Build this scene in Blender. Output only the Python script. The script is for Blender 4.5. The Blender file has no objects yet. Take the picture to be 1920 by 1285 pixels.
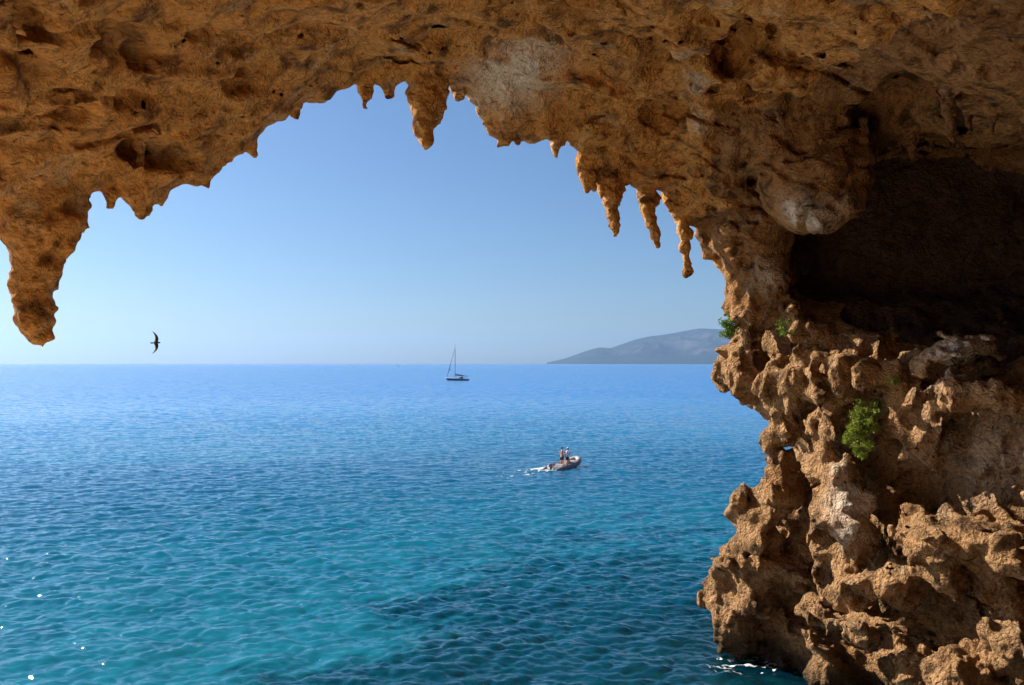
import bpy, bmesh, math, random, time
import numpy as np
from mathutils import Vector, Matrix
T0 = time.time()
scene = bpy.context.scene
COL = scene.collection
R = math.radians

# ---------------------------------------------------------------- camera, sky, sun
CAMZ = 9.4                      # metres above the sea
F, CX, HY = 1500.0, 960.0, 681.0   # focal length in photo pixels, optical axis, horizon row
cam = bpy.data.cameras.new('camera'); cam_o = bpy.data.objects.new('camera', cam); COL.objects.link(cam_o)
cam_o.location = (0, 0, CAMZ); cam_o.rotation_euler = (R(90), 0, 0)
cam.sensor_width = 36; cam.lens = 36 * F / 1920
cam.shift_y = (HY - 642.5) / 1920
cam.clip_start = 0.1; cam.clip_end = 120000
scene.camera = cam_o

SUN_AZ, SUN_EL = 67.0, 34.0     # degrees to the left of the view axis, degrees above the horizon
world = bpy.data.worlds.new('World'); scene.world = world; world.use_nodes = True
wn = world.node_tree; bg = wn.nodes['Background']
sky = wn.nodes.new('ShaderNodeTexSky'); sky.sky_type = 'NISHITA'; sky.sun_disc = False
sky.sun_elevation = R(SUN_EL); sky.sun_rotation = R(-SUN_AZ)
sky.altitude = 0; sky.air_density = 1.0; sky.dust_density = 0.6; sky.ozone_density = 7.5
wn.links.new(sky.outputs[0], bg.inputs[0]); bg.inputs[1].default_value = 0.058
sun = bpy.data.lights.new('sun', 'SUN'); sun.energy = 5.0; sun.angle = R(0.53); sun.color = (1.0, 0.93, 0.82)
sun_o = bpy.data.objects.new('sun', sun); COL.objects.link(sun_o)
sd = Vector((-math.sin(R(SUN_AZ)) * math.cos(R(SUN_EL)), math.cos(R(SUN_AZ)) * math.cos(R(SUN_EL)), math.sin(R(SUN_EL))))
sun_o.rotation_euler = sd.to_track_quat('Z', 'Y').to_euler(); sun_o.location = (-40, 20, 60)
vs = scene.view_settings; vs.view_transform = 'Standard'; vs.look = 'None'; vs.gamma = 1; vs.use_curve_mapping = False
vs.exposure = 1.05
cy = scene.cycles
cy.use_denoising = True; cy.use_adaptive_sampling = True; cy.adaptive_threshold = 0.02
cy.max_bounces = 6; cy.diffuse_bounces = 4; cy.glossy_bounces = 2; cy.transmission_bounces = 2; cy.transparent_max_bounces = 12
cy.caustics_reflective = True; cy.caustics_refractive = False
cy.sample_clamp_indirect = 6.0

# ---------------------------------------------------------------- helpers
def P(px, py, d):               # a point seen at photo pixel (px, py), d metres in front of the camera (camera-relative)
    return np.array([(px - CX) / F * d, d, (HY - py) / F * d])
def tag(o, label=None, cat=None, group=None, kind=None):
    if label: o['label'] = label
    if cat: o['category'] = cat
    if group: o['group'] = group
    if kind: o['kind'] = kind
    return o
def link(name, me, mat=None, parent=None):
    o = bpy.data.objects.new(name, me); COL.objects.link(o)
    if mat is not None and me is not None:
        me.materials.clear(); me.materials.append(mat)
    if parent is not None: o.parent = parent
    return o
def empty(name, loc=(0, 0, 0), rz=0):
    o = bpy.data.objects.new(name, None); COL.objects.link(o); o.location = loc; o.rotation_euler = (0, 0, rz)
    o.empty_display_size = 0.2
    return o
def np_mesh(name, V, Fq, smooth=True):   # V (n,3), Fq (m,3|4)
    me = bpy.data.meshes.new(name)
    V = np.ascontiguousarray(V, dtype=np.float32); Fq = np.ascontiguousarray(Fq, dtype=np.int32)
    m, k = Fq.shape
    me.vertices.add(len(V)); me.vertices.foreach_set('co', V.ravel())
    me.loops.add(m * k); me.loops.foreach_set('vertex_index', Fq.ravel())
    me.polygons.add(m)
    me.polygons.foreach_set('loop_start', np.arange(0, m * k, k, dtype=np.int32))
    me.polygons.foreach_set('use_smooth', np.full(m, smooth, dtype=bool))
    me.update(calc_edges=True)
    return me

# ---- numpy noise
rng = np.random.default_rng(7)
TB = rng.random((64, 64, 64)).astype(np.float32)
TJ = rng.random((64 * 64 * 64, 3)).astype(np.float32)
TBf = TB.ravel()
ROT = np.linalg.qr(rng.normal(size=(3, 3)))[0]
def vnoise(p):                  # value noise about -1..1
    p = np.asarray(p, np.float32) @ ROT.astype(np.float32) + np.float32(31.7)
    i = np.floor(p).astype(np.int32); f = (p - i).astype(np.float32)
    u = f * f * f * (f * (f * 6 - 15) + 10)
    x0 = (i[:, 0] & 63) << 12; x1 = ((i[:, 0] + 1) & 63) << 12
    y0 = (i[:, 1] & 63) << 6; y1 = ((i[:, 1] + 1) & 63) << 6
    z0 = i[:, 2] & 63; z1 = (i[:, 2] + 1) & 63
    ux, uy, uz = u[:, 0], u[:, 1], u[:, 2]
    def L(a, b, t): return a + (b - a) * t
    a = L(L(TBf[x0 + y0 + z0], TBf[x1 + y0 + z0], ux), L(TBf[x0 + y1 + z0], TBf[x1 + y1 + z0], ux), uy)
    b = L(L(TBf[x0 + y0 + z1], TBf[x1 + y0 + z1], ux), L(TBf[x0 + y1 + z1], TBf[x1 + y1 + z1], ux), uy)
    return L(a, b, uz) * 2 - 1
def fbm(p, octv=3, gain=0.5):
    s = 0; a = 1.0
    for k in range(octv):
        s = s + a * vnoise(p * (2.03 ** k) + 17.3 * k); a *= gain
    return s
def worley(p):                  # distance to the nearest feature point (nearest 8 cells)
    p = np.asarray(p, np.float32) - np.float32(0.5); i = np.floor(p).astype(np.int32); best = np.full(len(p), 9.0, np.float32)
    f = p - i - np.float32(0.5)
    for dx in (0, 1):
        for dy in (0, 1):
            for dz in (0, 1):
                k = (((i[:, 0] + dx) & 63) << 12) + (((i[:, 1] + dy) & 63) << 6) + ((i[:, 2] + dz) & 63)
                j = TJ[k] * np.float32(0.84) + np.float32(0.08) - np.float32(1.0)
                d = (j[:, 0] + (dx - f[:, 0])) ** 2 + (j[:, 1] + (dy - f[:, 1])) ** 2 + (j[:, 2] + (dz - f[:, 2])) ** 2
                np.minimum(best, d, out=best)
    return np.sqrt(best)
def sstep(a, b, x):
    t = np.clip((x - a) / (b - a), 0, 1); return t * t * (3 - 2 * t)
def smin(a, b, k):
    h = np.clip(0.5 + 0.5 * (b - a) / k, 0, 1)
    return b + (a - b) * h - k * h * (1 - h)
def smax(a, b, k): return -smin(-a, -b, k)

# ---- node helpers
def new_mat(name):
    m = bpy.data.materials.new(name); m.use_nodes = True
    nt = m.node_tree; nt.nodes.clear()
    out = nt.nodes.new('ShaderNodeOutputMaterial')
    return m, nt, out
def nd(nt, typ, **kw):
    n = nt.nodes.new('ShaderNode' + typ)
    for k, v in kw.items():
        if k == 'ins':
            for kk, vv in v.items():
                if isinstance(vv, bpy.types.NodeSocket): nt.links.new(vv, n.inputs[kk])
                else: n.inputs[kk].default_value = vv
        else: setattr(n, k, v)
    return n
def mathn(nt, op, a, b=None, c=None, clamp=False):
    n = nt.nodes.new('ShaderNodeMath'); n.operation = op; n.use_clamp = clamp
    for i, v in enumerate((a, b, c)):
        if v is None: continue
        if isinstance(v, bpy.types.NodeSocket): nt.links.new(v, n.inputs[i])
        else: n.inputs[i].default_value = v
    return n.outputs[0]
def mixc(nt, fac, a, b, blend='MIX'):
    n = nt.nodes.new('ShaderNodeMix'); n.data_type = 'RGBA'; n.blend_type = blend
    for i, v in ((0, fac), (6, a), (7, b)):
        if isinstance(v, bpy.types.NodeSocket): nt.links.new(v, n.inputs[i])
        elif i == 0: n.inputs[i].default_value = v
        else: n.inputs[i].default_value = (*v, 1) if len(v) == 3 else v
    return n.outputs[2]
def ramp(nt, fac, stops, interp='LINEAR'):
    n = nt.nodes.new('ShaderNodeValToRGB'); n.color_ramp.interpolation = interp
    e = n.color_ramp.elements
    while len(e) < len(stops): e.new(0.5)
    for el, (p, c) in zip(e, stops):
        el.position = p; el.color = (*c, 1) if hasattr(c, '__len__') else (c, c, c, 1)
    nt.links.new(fac, n.inputs[0]); return n.outputs[0]
def noise_n(nt, vec, scale, detail=4, rough=0.55, dist=0.0):
    n = nt.nodes.new('ShaderNodeTexNoise'); n.inputs['Scale'].default_value = scale
    n.inputs['Detail'].default_value = detail; n.inputs['Roughness'].default_value = rough
    n.inputs['Distortion'].default_value = dist
    nt.links.new(vec, n.inputs['Vector']); return n.outputs[0]
def mapping(nt, vec, scale=(1, 1, 1), rot=(0, 0, 0), loc=(0, 0, 0)):
    n = nt.nodes.new('ShaderNodeMapping'); n.inputs['Scale'].default_value = scale
    n.inputs['Rotation'].default_value = rot; n.inputs['Location'].default_value = loc
    nt.links.new(vec, n.inputs['Vector']); return n.outputs[0]
def simple_mat(name, col, rough=0.5, metal=0.0, var=0.15, scale=8.0, spec=0.5, bump=0.0):
    m, nt, out = new_mat(name)
    tc = nd(nt, 'TexCoord'); n = noise_n(nt, tc.outputs['Object'], scale, 4)
    c = mixc(nt, n, tuple(v * (1 - var) for v in col), tuple(min(1, v * (1 + var)) for v in col))
    b = nd(nt, 'BsdfPrincipled', ins={'Base Color': c, 'Roughness': rough, 'Metallic': metal, 'Specular IOR Level': spec})
    if bump:
        bp = nd(nt, 'Bump', ins={'Strength': bump, 'Distance': 0.02, 'Height': n}); nt.links.new(bp.outputs[0], b.inputs['Normal'])
    nt.links.new(b.outputs[0], out.inputs[0]); return m

# ---------------------------------------------------------------- rock materials
def rock_material(name, cols, dark, pale, stain=0.5, knob=1.0, bedding=0.0, relief=0.16):
    m, nt, out = new_mat(name)
    tc = nd(nt, 'TexCoord'); co = tc.outputs['Object']
    big = noise_n(nt, co, 0.35, 5, 0.6, 0.6)
    med = noise_n(nt, co, 1.7, 6, 0.62, 0.4)
    fine = noise_n(nt, co, 9.0, 6, 0.65)
    st = noise_n(nt, mapping(nt, co, (0.45, 1.6, 2.4), (0.0, 0.2, -0.69)), 1.0, 6, 0.64, 1.6)
    c = ramp(nt, big, [(0.3, cols[0]), (0.5, cols[1]), (0.68, cols[2])])
    c = mixc(nt, ramp(nt, st, [(0.35, 0.0), (0.62, 0.55)]), c, cols[3])
    c = mixc(nt, ramp(nt, med, [(0.50, 0.0), (0.66, stain)]), c, dark)
    c = mixc(nt, ramp(nt, noise_n(nt, co, 0.9, 5, 0.6, 1.0), [(0.57, 0.0), (0.70, 0.65)]), c, pale)
    cal = mathn(nt, 'MULTIPLY', nd(nt, 'Attribute', attribute_name='calcite').outputs['Fac'], ramp(nt, noise_n(nt, mapping(nt, co, (1, 1, .45)), 3.2, 5, .65, .8), [(.27, 0.0), (.47, 1.0)]), clamp=True)
    c = mixc(nt, cal, c, (0.82, 0.70, 0.57))
    pits = ramp(nt, noise_n(nt, mapping(nt, co, (2.2, 4.4, 5.0), (0, 0.2, -0.69)), 1.6, 4, .6, .5), [(.62, 0.0), (.70, 1.0)])
    c = mixc(nt, mathn(nt, 'MULTIPLY', pits, .6), c, dark)
    c = mixc(nt, 1.0, c, ramp(nt, fine, [(0.25, 0.45), (0.45, 0.95), (0.75, 1.35)]), 'MULTIPLY')
    zz = nd(nt, 'SeparateXYZ', ins={0: nd(nt, 'NewGeometry').outputs['Position']}).outputs[2]
    wet = ramp(nt, mathn(nt, 'ADD', mathn(nt, 'MULTIPLY', zz, 0.5), mathn(nt, 'MULTIPLY', mathn(nt, 'SUBTRACT', big, .5), .6)), [(0.22, 1.0), (0.52, 0.0)])
    c = mixc(nt, mathn(nt, 'MULTIPLY', wet, .85), c, (0.045, 0.032, 0.020))
    # fine relief below the size of the mesh: knobs of two sizes, grit
    wob = nd(nt, 'VectorMath', operation='ADD'); nt.links.new(co, wob.inputs[0])
    wn_ = nd(nt, 'TexNoise', ins={'Vector': co, 'Scale': 3.0, 'Detail': 3.0}); sc_ = nd(nt, 'VectorMath', operation='SCALE'); nt.links.new(wn_.outputs['Color'], sc_.inputs[0]); sc_.inputs['Scale'].default_value = 0.30
    nt.links.new(sc_.outputs[0], wob.inputs[1]); wv_ = wob.outputs[0]
    v1 = nd(nt, 'TexVoronoi', ins={'Vector': wv_, 'Scale': 4.6}).outputs['Distance']
    v2 = nd(nt, 'TexVoronoi', ins={'Vector': wv_, 'Scale': 11.0}).outputs['Distance']
    v3 = nd(nt, 'TexVoronoi', ins={'Vector': wv_, 'Scale': 23.0}).outputs['Distance']
    h = mathn(nt, 'ADD', mathn(nt, 'MULTIPLY', v1, -0.55 * knob), mathn(nt, 'MULTIPLY', v2, -0.5 * knob))
    h = mathn(nt, 'ADD', h, mathn(nt, 'MULTIPLY', v3, -0.22 * knob))
    h = mathn(nt, 'ADD', h, mathn(nt, 'MULTIPLY', noise_n(nt, wv_, 5.0, 8, 0.74, 0.3), 1.0))
    h = mathn(nt, 'ADD', h, mathn(nt, 'MULTIPLY', mathn(nt, 'ABSOLUTE', mathn(nt, 'SUBTRACT', st, 0.5)), 1.6 * bedding))
    h = mathn(nt, 'ADD', h, mathn(nt, 'MULTIPLY', pits, -.5))
    bp = nd(nt, 'Bump', ins={'Strength': 1.0, 'Distance': relief, 'Height': h})
    b = nd(nt, 'BsdfPrincipled', ins={'Base Color': c, 'Roughness': 0.92, 'Specular IOR Level': 0.15, 'Normal': bp.outputs[0]})
    nt.links.new(b.outputs[0], out.inputs[0]); return m
M_CEIL = rock_material('ochre_limestone', [(0.51, 0.205, 0.046), (0.65, 0.295, 0.078), (0.57, 0.23, 0.053), (0.73, 0.385, 0.122)], (0.10, 0.042, 0.016), (0.58, 0.42, 0.25), 0.85, 0.7, 0.3, 0.18)
M_WALL = rock_material('weathered_limestone', [(0.34, 0.172, 0.068), (0.46, 0.25, 0.108), (0.38, 0.17, 0.054), (0.53, 0.32, 0.16)], (0.07, 0.034, 0.016), (0.46, 0.33, 0.20), 0.75, 1.1, 0.15, 0.30)
M_PILL = rock_material('shade_dark_limestone', [(0.15, 0.064, 0.022), (0.22, 0.10, 0.037), (0.17, 0.07, 0.022), (0.25, 0.125, 0.05)], (0.05, 0.022, 0.010), (0.28, 0.17, 0.09), 0.8, 0.8, 0.2, 0.18)  # rock darkened for the inner stalactites, their dim light put into the colour
M_PILL2 = rock_material('shade_brown_limestone', [(0.25, 0.11, 0.036), (0.35, 0.165, 0.056), (0.28, 0.12, 0.036), (0.40, 0.21, 0.08)], (0.06, 0.027, 0.012), (0.36, 0.25, 0.15), 0.85, 0.7, 0.3, 0.18)  # darker rock copy: shade on pillar and right-hand ceiling put into the colour
M_DEEP = rock_material('recess_shade_rock', [(0.08, 0.043, 0.025), (0.11, 0.06, 0.034), (0.09, 0.044, 0.022), (0.13, 0.075, 0.042)], (0.03, 0.017, 0.011), (0.15, 0.10, 0.065), 0.6)  # near-black rock copy: darkness of the deep recess put into the colour

# ---------------------------------------------------------------- the cave rock as one implicit surface
# 1. lip of the overhang: photo outline without the hanging stones, each point with its own distance
LIP = np.array([(-420, 380, 12.0), (-200, 400, 13.2), (-60, 430, 14.1), (0, 430, 14.5), (60, 400, 14.8), (120, 400, 15), (170, 396, 15.3), (180, 387, 15.4), (205, 385, 15.6), (225, 373, 15.7),
  (250, 396, 15.9), (268, 408, 16.1), (285, 397, 16.3), (308, 385, 16.5), (312, 362, 16.6), (325, 352, 16.7), (345, 347, 16.9), (393, 332, 17.3), (399, 306, 17.4), (430, 297, 17.7), (478, 290, 18.1), (486, 268, 18.2),
  (510, 236, 18.4), (560, 222, 18.9), (566, 212, 19), (605, 195, 19.3), (640, 187, 19.6), (675, 182, 19.9), (712, 176, 20.2), (762, 176, 20.5), (800, 172, 20.8), (842, 166, 21.1), (884, 176, 21.4),
  (895, 205, 21.5), (905, 225, 21.6), (925, 250, 21.8), (945, 264, 22), (985, 266, 22.3), (1030, 276, 22.7), (1070, 292, 23), (1082, 312, 23.1), (1120, 338, 23.5), (1172, 346, 24), (1195, 348, 24.2),
  (1235, 376, 24.6), (1262, 390, 24.9), (1300, 425, 25.4), (1310, 460, 25.6), (1340, 495, 26), (1378, 545, 26.4), (1420, 600, 27.4)], dtype=float)
LX = (LIP[:, 0] - CX) / F * LIP[:, 2]; LY = LIP[:, 2]; LZ = (HY - LIP[:, 1]) / F * LIP[:, 2]
LXe = np.concatenate([[-30, -18], LX, [10.5, 16, 34]]); LYe = np.concatenate([[6, 9.5], LY, [31, 34, 37]]); LZe = np.concatenate([[3.5, 3.2], LZ, [2.0, 2.0, 2.0]])
def lip_y(x): return np.interp(x, LXe, LYe)
# 2. ceiling height from a thin-plate fit through the lip and points further in
inner = [(0, 0, 9.8), (0, 200, 12.0), (250, 0, 11.3), (250, 200, 13.9), (500, 0, 12.9), (500, 130, 15.8), (750, 0, 14.6), (750, 90, 17.6), (1000, 0, 15.6), (1000, 120, 19.5), (1200, 0, 16.0), (1200, 150, 20.5), (1200, 260, 22.6),
         (1400, 0, 15.5), (1400, 150, 19.5), (1600, 0, 14.4), (1600, 140, 18.5), (1650, 285, 24.5), (1920, 0, 11.8), (1920, 150, 14.6), (1900, 250, 19.0), (1800, 275, 22.0)]
cp = [P(*q) for q in inner] + [np.array(v) for v in ((-8, 2, 4.8), (0, 2, 6.2), (8, 2, 6.2), (-14, 4, 4.2), (0, -8, 5.2), (10, -8, 5.0), (-14, -8, 4.0), (16, 6, 4.6), (20, 14, 4.6), (20, 26, 4.4), (13, 30, 5.6), (32, 20, 2.8), (30, 10, 3.0), (30, 28, 3.0))]
cp += [np.array((a, b, c)) for a, b, c in list(zip(LX, LY, LZ))[::4]]
cp = np.array(cp)
def tps_fit(xy, z, lam=0.3):
    n = len(xy); r2 = ((xy[:, None] - xy[None]) ** 2).sum(-1); K = np.where(r2 > 0, r2 * np.log(r2 + 1e-9) * 0.5, 0) + lam * np.eye(n)
    Q = np.hstack([np.ones((n, 1)), xy]); A = np.block([[K, Q], [Q.T, np.zeros((3, 3))]])
    return np.linalg.solve(A, np.concatenate([z, [0, 0, 0]]))
tw = tps_fit(cp[:, :2], cp[:, 2])
GX0, GY0, GS = -32.0, -20.0, 0.2
gx = np.arange(GX0, 36, GS); gy = np.arange(GY0, 42, GS)
gX, gY = np.meshgrid(gx, gy, indexing='ij'); gxy = np.stack([gX.ravel(), gY.ravel()], 1)
r2 = ((gxy[:, None] - cp[None, :, :2]) ** 2).sum(-1)
ZC = ((r2 * np.log(r2 + 1e-9) * 0.5) @ tw[:len(cp)] + tw[len(cp)] + gxy @ tw[len(cp) + 1:]).reshape(gX.shape)
ZC = np.clip(ZC, -1, 9.5)
lipd = lip_y(gx); zl_fit = np.array([np.interp(v, gy, ZC[i]) for i, v in enumerate(lipd)])
zl_true = np.interp(gx, LXe, LZe)
def zc(x, y):
    fx = np.clip((x - GX0) / GS, 0, len(gx) - 1.001); fy = np.clip((y - GY0) / GS, 0, len(gy) - 1.001)
    i = fx.astype(int); j = fy.astype(int); u = fx - i; v = fy - j
    z = (ZC[i, j] * (1 - u) + ZC[i + 1, j] * u) * (1 - v) + (ZC[i, j + 1] * (1 - u) + ZC[i + 1, j + 1] * u) * v
    corr = np.interp(x, LXe, LZe) - np.interp(x, gx, zl_fit)
    return z + corr * np.exp(-np.maximum(lip_y(x) - y, 0) / 1.1)
def ceil_d(px, py, d0=6.0):     # distance at which the sight line through a pixel meets the ceiling
    d = np.arange(d0, 34, 0.05); x = (px - CX) / F * d; z = (HY - py) / F * d
    k = np.argmax(z > zc(x, d)); return float(d[k])
# 3. the cliff wall to the right: a line in plan, a profile in height
WY = np.array([-14, 0, 10, 16, 19, 21, 24, 26.3, 30.0]); WX = np.array([17.0, 16.0, 15.0, 13.8, 12.2, 10.8, 8.5, 7.1, 10.0])
sil = np.array([(400, 7.1), (545, 7.33), (600, 7.3), (632, 7.05), (660, 6.88), (700, 6.85), (745, 6.95), (768, 7.2), (775, 7.75), (800, 8.05), (840, 8.4), (870, 8.24), (930, 7.9), (1000, 7.45), (1045, 7.15), (1066, 6.62), (1085, 6.5), (1120, 6.6), (1180, 6.5), (1230, 6.65), (1300, 6.7)])
silz = (HY - sil[:, 0]) / F * 26.3; silx = sil[:, 1] - 6.80 + 0.25 * np.exp(-((sil[:, 0] - 830) / 45) ** 2)
o = np.argsort(silz); silz = silz[o]; silx = silx[o]
def wall_d(px):                 # distance of the plain wall on the sight line at column px
    y = np.arange(6, 30, 0.02); x = (px - CX) / F * y
    k = np.argmax(x > np.interp(y, WY, WX)); return float(y[k])
def ell(p, c, r, rz=0.0):       # ellipsoid, roughly a distance
    q = p - c
    if rz:
        s, cc = math.sin(rz), math.cos(rz); q = np.stack([q[:, 0] * cc + q[:, 1] * s, -q[:, 0] * s + q[:, 1] * cc, q[:, 2]], 1)
    k0 = np.sqrt(((q / r) ** 2).sum(1)); k1 = np.sqrt(((q / (r * r)) ** 2).sum(1)) + 1e-6; return np.maximum(k0 * (k0 - 1) / k1, -float(min(r)))
def cone(p, a, b, ra, rb):      # round cone between two points
    ab = b - a; t = np.clip(((p - a) @ ab) / (ab @ ab), 0, 1)
    return np.sqrt(((p - (a + t[:, None] * ab)) ** 2).sum(1)) - (ra + (rb - ra) * t)
# lumps (+) and hollows (-) on the wall: px, py, half width px, half height px, depth m, offset towards the viewer m
WALL_ADD = [(1412, 690, 44, 66, .75, .2), (1440, 610, 24, 44, .5, .4), (1480, 600, 10, 34, .25, .6), (1503, 622, 8, 30, .22, .6),
    (1480, 712, 44, 44, .9, .45), (1535, 725, 34, 46, .8, .55), (1590, 715, 30, 44, .75, .5), (1462, 806, 10, 62, .30, .5), (1533, 822, 9, 66, .30, .45), (1562, 828, 15, 72, .38, .6), (1548, 872, 10, 20, .3, .5),
    (1462, 915, 20, 70, .6, .2), (1432, 990, 34, 70, .8, .2), (1590, 930, 34, 84, .6, .55), (1545, 1000, 26, 64, .6, .75), (1575, 1030, 34, 40, .6, .6), (1615, 985, 18, 60, .4, .65),
    (1660, 715, 34, 40, .7, .5), (1690, 770, 40, 60, .65, .45), (1715, 820, 30, 40, .5, .4), (1830, 742, 100, 24, 1.1, .65), (1760, 770, 22, 50, .6, .45), (1740, 850, 18, 46, .45, .35), (1745, 915, 36, 16, .5, .35), (1790, 958, 50, 14, .6, .5),
    (1715, 985, 34, 44, .65, .7), (1740, 1030, 24, 40, .5, .6), (1840, 1022, 110, 36, 1.2, .85), (1800, 1070, 50, 44, .8, .75), (1890, 1085, 34, 50, .8, .7),
    (1430, 1066, 80, 26, 1.0, .3), (1385, 1140, 44, 92, .8, .35), (1430, 1125, 36, 40, .7, .6), (1640, 1092, 60, 18, .7, .75), (1700, 1098, 42, 42, .8, .6), (1590, 1112, 50, 22, .7, .8), (1610, 1166, 110, 17, 1.0, .95), (1535, 1195, 20, 36, .5, .7), (1765, 1130, 34, 40, .5, .5), (1905, 1210, 44, 60, .8, .9), (1790, 668, 66, 46, .9, .5)]
WALL_SUB = [(1498, 815, 24, 62, 1.5, .2), (1516, 980, 30, 72, 1.6, .3), (1684, 955, 30, 110, 1.5, .25), (1622, 690, 10, 46, .8, .4), (1850, 850, 74, 66, .9, 1.0), (1905, 930, 40, 44, .7, .9), (1790, 905, 34, 40, .6, .7), (1612, 1060, 60, 18, 1.2, .5),
    (1468, 1150, 40, 56, 1.4, .5), (1650, 1222, 120, 36, 1.7, .6), (1815, 1135, 66, 40, 1.4, .6), (1545, 1100, 20, 34, .9, .5), (1800, 684, 46, 26, 1.9, 1.0), (1835, 800, 60, 18, .7, .8), (1440, 1000, 12, 20, .5, .5), (1720, 1195, 50, 36, 1.2, .6)]
def pv(px, py, hw, hh, dep, off):
    d = wall_d(px) - off
    return P(px, py, d), np.array([hw / F * d / .88, dep, hh / F * d])
WA = [pv(*q) for q in WALL_ADD]; WS = [pv(*q) for q in WALL_SUB]
# hollows in the ceiling: px, py, half width, half height px, depth m, deeper by m
CEIL_SUB = [(300, 285, 74, 34, .65, .08), (355, 302, 40, 22, .5, .0), (772, 116, 54, 20, .55, .0), (228, 82, 40, 26, .6, .1), (20, 100, 50, 40, .8, .1), (120, 60, 40, 14, .3, .0), (130, 205, 50, 16, .4, .0),
    (1700, 185, 62, 42, 1.8, .5), (1400, 70, 60, 70, 1.4, .4), (870, 70, 90, 16, .6, .0), (1235, 92, 34, 14, .4, .1), (1250, 205, 50, 34, .6, .1), (30, 20, 60, 24, .6, .2), (1110, 200, 14, 40, .3, .0)]
CS = []
for (px, py, hw, hh, dep, off) in CEIL_SUB:
    d = ceil_d(px, py) + off; CS.append((P(px, py, d), np.array([hw / F * d, dep * 1.4, max(hh / F * d, .25)])))
PILL = [(P(1465, 180, 22.2), np.array([2.0, 2.0, 2.2])), (P(1535, 325, 22.2), np.array([1.5, 1.5, 1.7])), (P(1410, 400, 24.6), np.array([1.35, 1.3, 2.0])), (P(1425, 530, 25.0), np.array([1.0, 1.0, 1.5])), (P(1360, 230, 23.4), np.array([.9, 1.5, 2.2]))]
RIB = [(1215, -40, .30), (1238, 10, .30), (1285, 80, .28), (1312, 140, .26), (1322, 200, .28), (1312, 260, .26), (1308, 330, .30), (1312, 400, .34)]
RIB = [(P(a, b, ceil_d(a, b) - .05), r) for a, b, r in RIB]
# hanging stones: chains of (px, py, radius px) at a distance
STAL = [
 ('left_mass', 15.0, [(60, 355, 104), (74, 425, 68), (70, 490, 45), (60, 545, 37), (66, 600, 35), (76, 630, 19), (81, 647, 5)]),
 ('tooth', 15.3, [(150, 390, 20), (156, 425, 9), (156, 436, 4)]), ('tooth', 15.0, [(108, 470, 16), (111, 512, 4)]), ('tooth', 14.8, [(125, 420, 28), (124, 480, 8)]),
 ('tooth', 15.4, [(262, 262, 12), (262, 308, 5)]), ('point', 16.1, [(258, 360, 34), (266, 392, 16), (268, 411, 3)]), ('point', 16.5, [(296, 350, 28), (305, 386, 4)]), ('point', 17.3, [(378, 305, 22), (395, 332, 4)]), ('point', 18.1, [(464, 268, 20), (479, 292, 4)]), ('point', 15.5, [(212, 360, 16), (206, 386, 4)]), ('point', 19.0, [(548, 205, 16), (560, 223, 4)]),
 ('centre', 20.6, [(800, 140, 38), (797, 200, 27), (793, 235, 20), (799, 258, 15), (801, 272, 11)]), ('centre_side', 20.7, [(826, 160, 18), (824, 210, 12), (823, 228, 7)]), ('centre_side', 20.5, [(776, 175, 14), (786, 228, 8)]),
 ('tooth', 19.9, [(686, 155, 16), (685, 180, 10), (684, 202, 3)]), ('tooth', 20.3, [(729, 150, 10), (729, 170, 6), (729, 182, 3)]), ('tooth', 21.1, [(862, 140, 26), (861, 184, 10)]),
 ('tooth', 22.0, [(952, 245, 10), (952, 271, 4)]), ('tooth', 22.2, [(970, 245, 13), (972, 269, 5)]), ('tooth', 22.8, [(1043, 262, 14), (1042, 294, 5)]),
 ('cluster', 23.3, [(1097, 305, 20), (1100, 340, 12), (1101, 360, 4)]), ('cluster', 23.3, [(1112, 325, 9), (1113, 358, 4)]),
 ('long', 23.7, [(1142, 325, 26), (1146, 365, 18), (1147, 395, 13), (1153, 420, 11), (1155, 440, 5)]), ('cluster', 23.8, [(1166, 335, 14), (1160, 370, 5)]), ('cluster', 23.5, [(1123, 335, 8), (1128, 370, 4)]),
 ('long', 24.3, [(1212, 335, 20), (1213, 385, 16), (1221, 420, 11), (1230, 446, 8), (1233, 461, 4)]), ('cluster', 24.4, [(1230, 372, 9), (1231, 384, 5)]),
 ('long', 24.9, [(1272, 365, 32), (1279, 412, 13), (1284, 450, 11), (1286, 488, 8), (1290, 512, 10)]), ('cluster', 24.9, [(1294, 436, 7), (1296, 446, 5)]), ('cluster', 24.7, [(1252, 375, 8), (1257, 396, 3)]),
 ('inner', None, [(1776, 165, 16), (1782, 220, 12), (1785, 262, 5)]), ('inner', None, [(1620, 230, 10), (1622, 290, 4)]), ('inner', None, [(1710, 240, 18), (1712, 300, 5)]), ('inner', None, [(1690, 245, 10), (1690, 278, 4)]), ('inner', None, [(1815, 200, 10), (1818, 250, 4)]), ('inner', None, [(1745, 255, 9), (1746, 280, 4)]), ('inner', None, [(1860, 205, 9), (1861, 246, 4)]),
]
SC = []
for nm, d, ch in STAL:
    if d is None: d = ceil_d(ch[0][0], ch[0][1] + 6) + 0.1
    SC.append((nm, d, [(P(a, b, d), r / F * d) for a, b, r in ch]))
SLO = np.array([-32., -16., -11.]); SG = np.zeros((150, 120, 50), bool)
SBOX = []
for nm, d, ch in SC:
    lo = np.min([c[0] - c[1] for c in ch], 0) - 0.6; hi = np.max([c[0] + c[1] for c in ch], 0) + 0.6; SBOX.append((lo, hi))
    a = np.floor((lo - SLO) / .5).astype(int); b = np.floor((hi - SLO) / .5).astype(int) + 1; SG[a[0]:b[0], a[1]:b[1], a[2]:b[2]] = True
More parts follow.
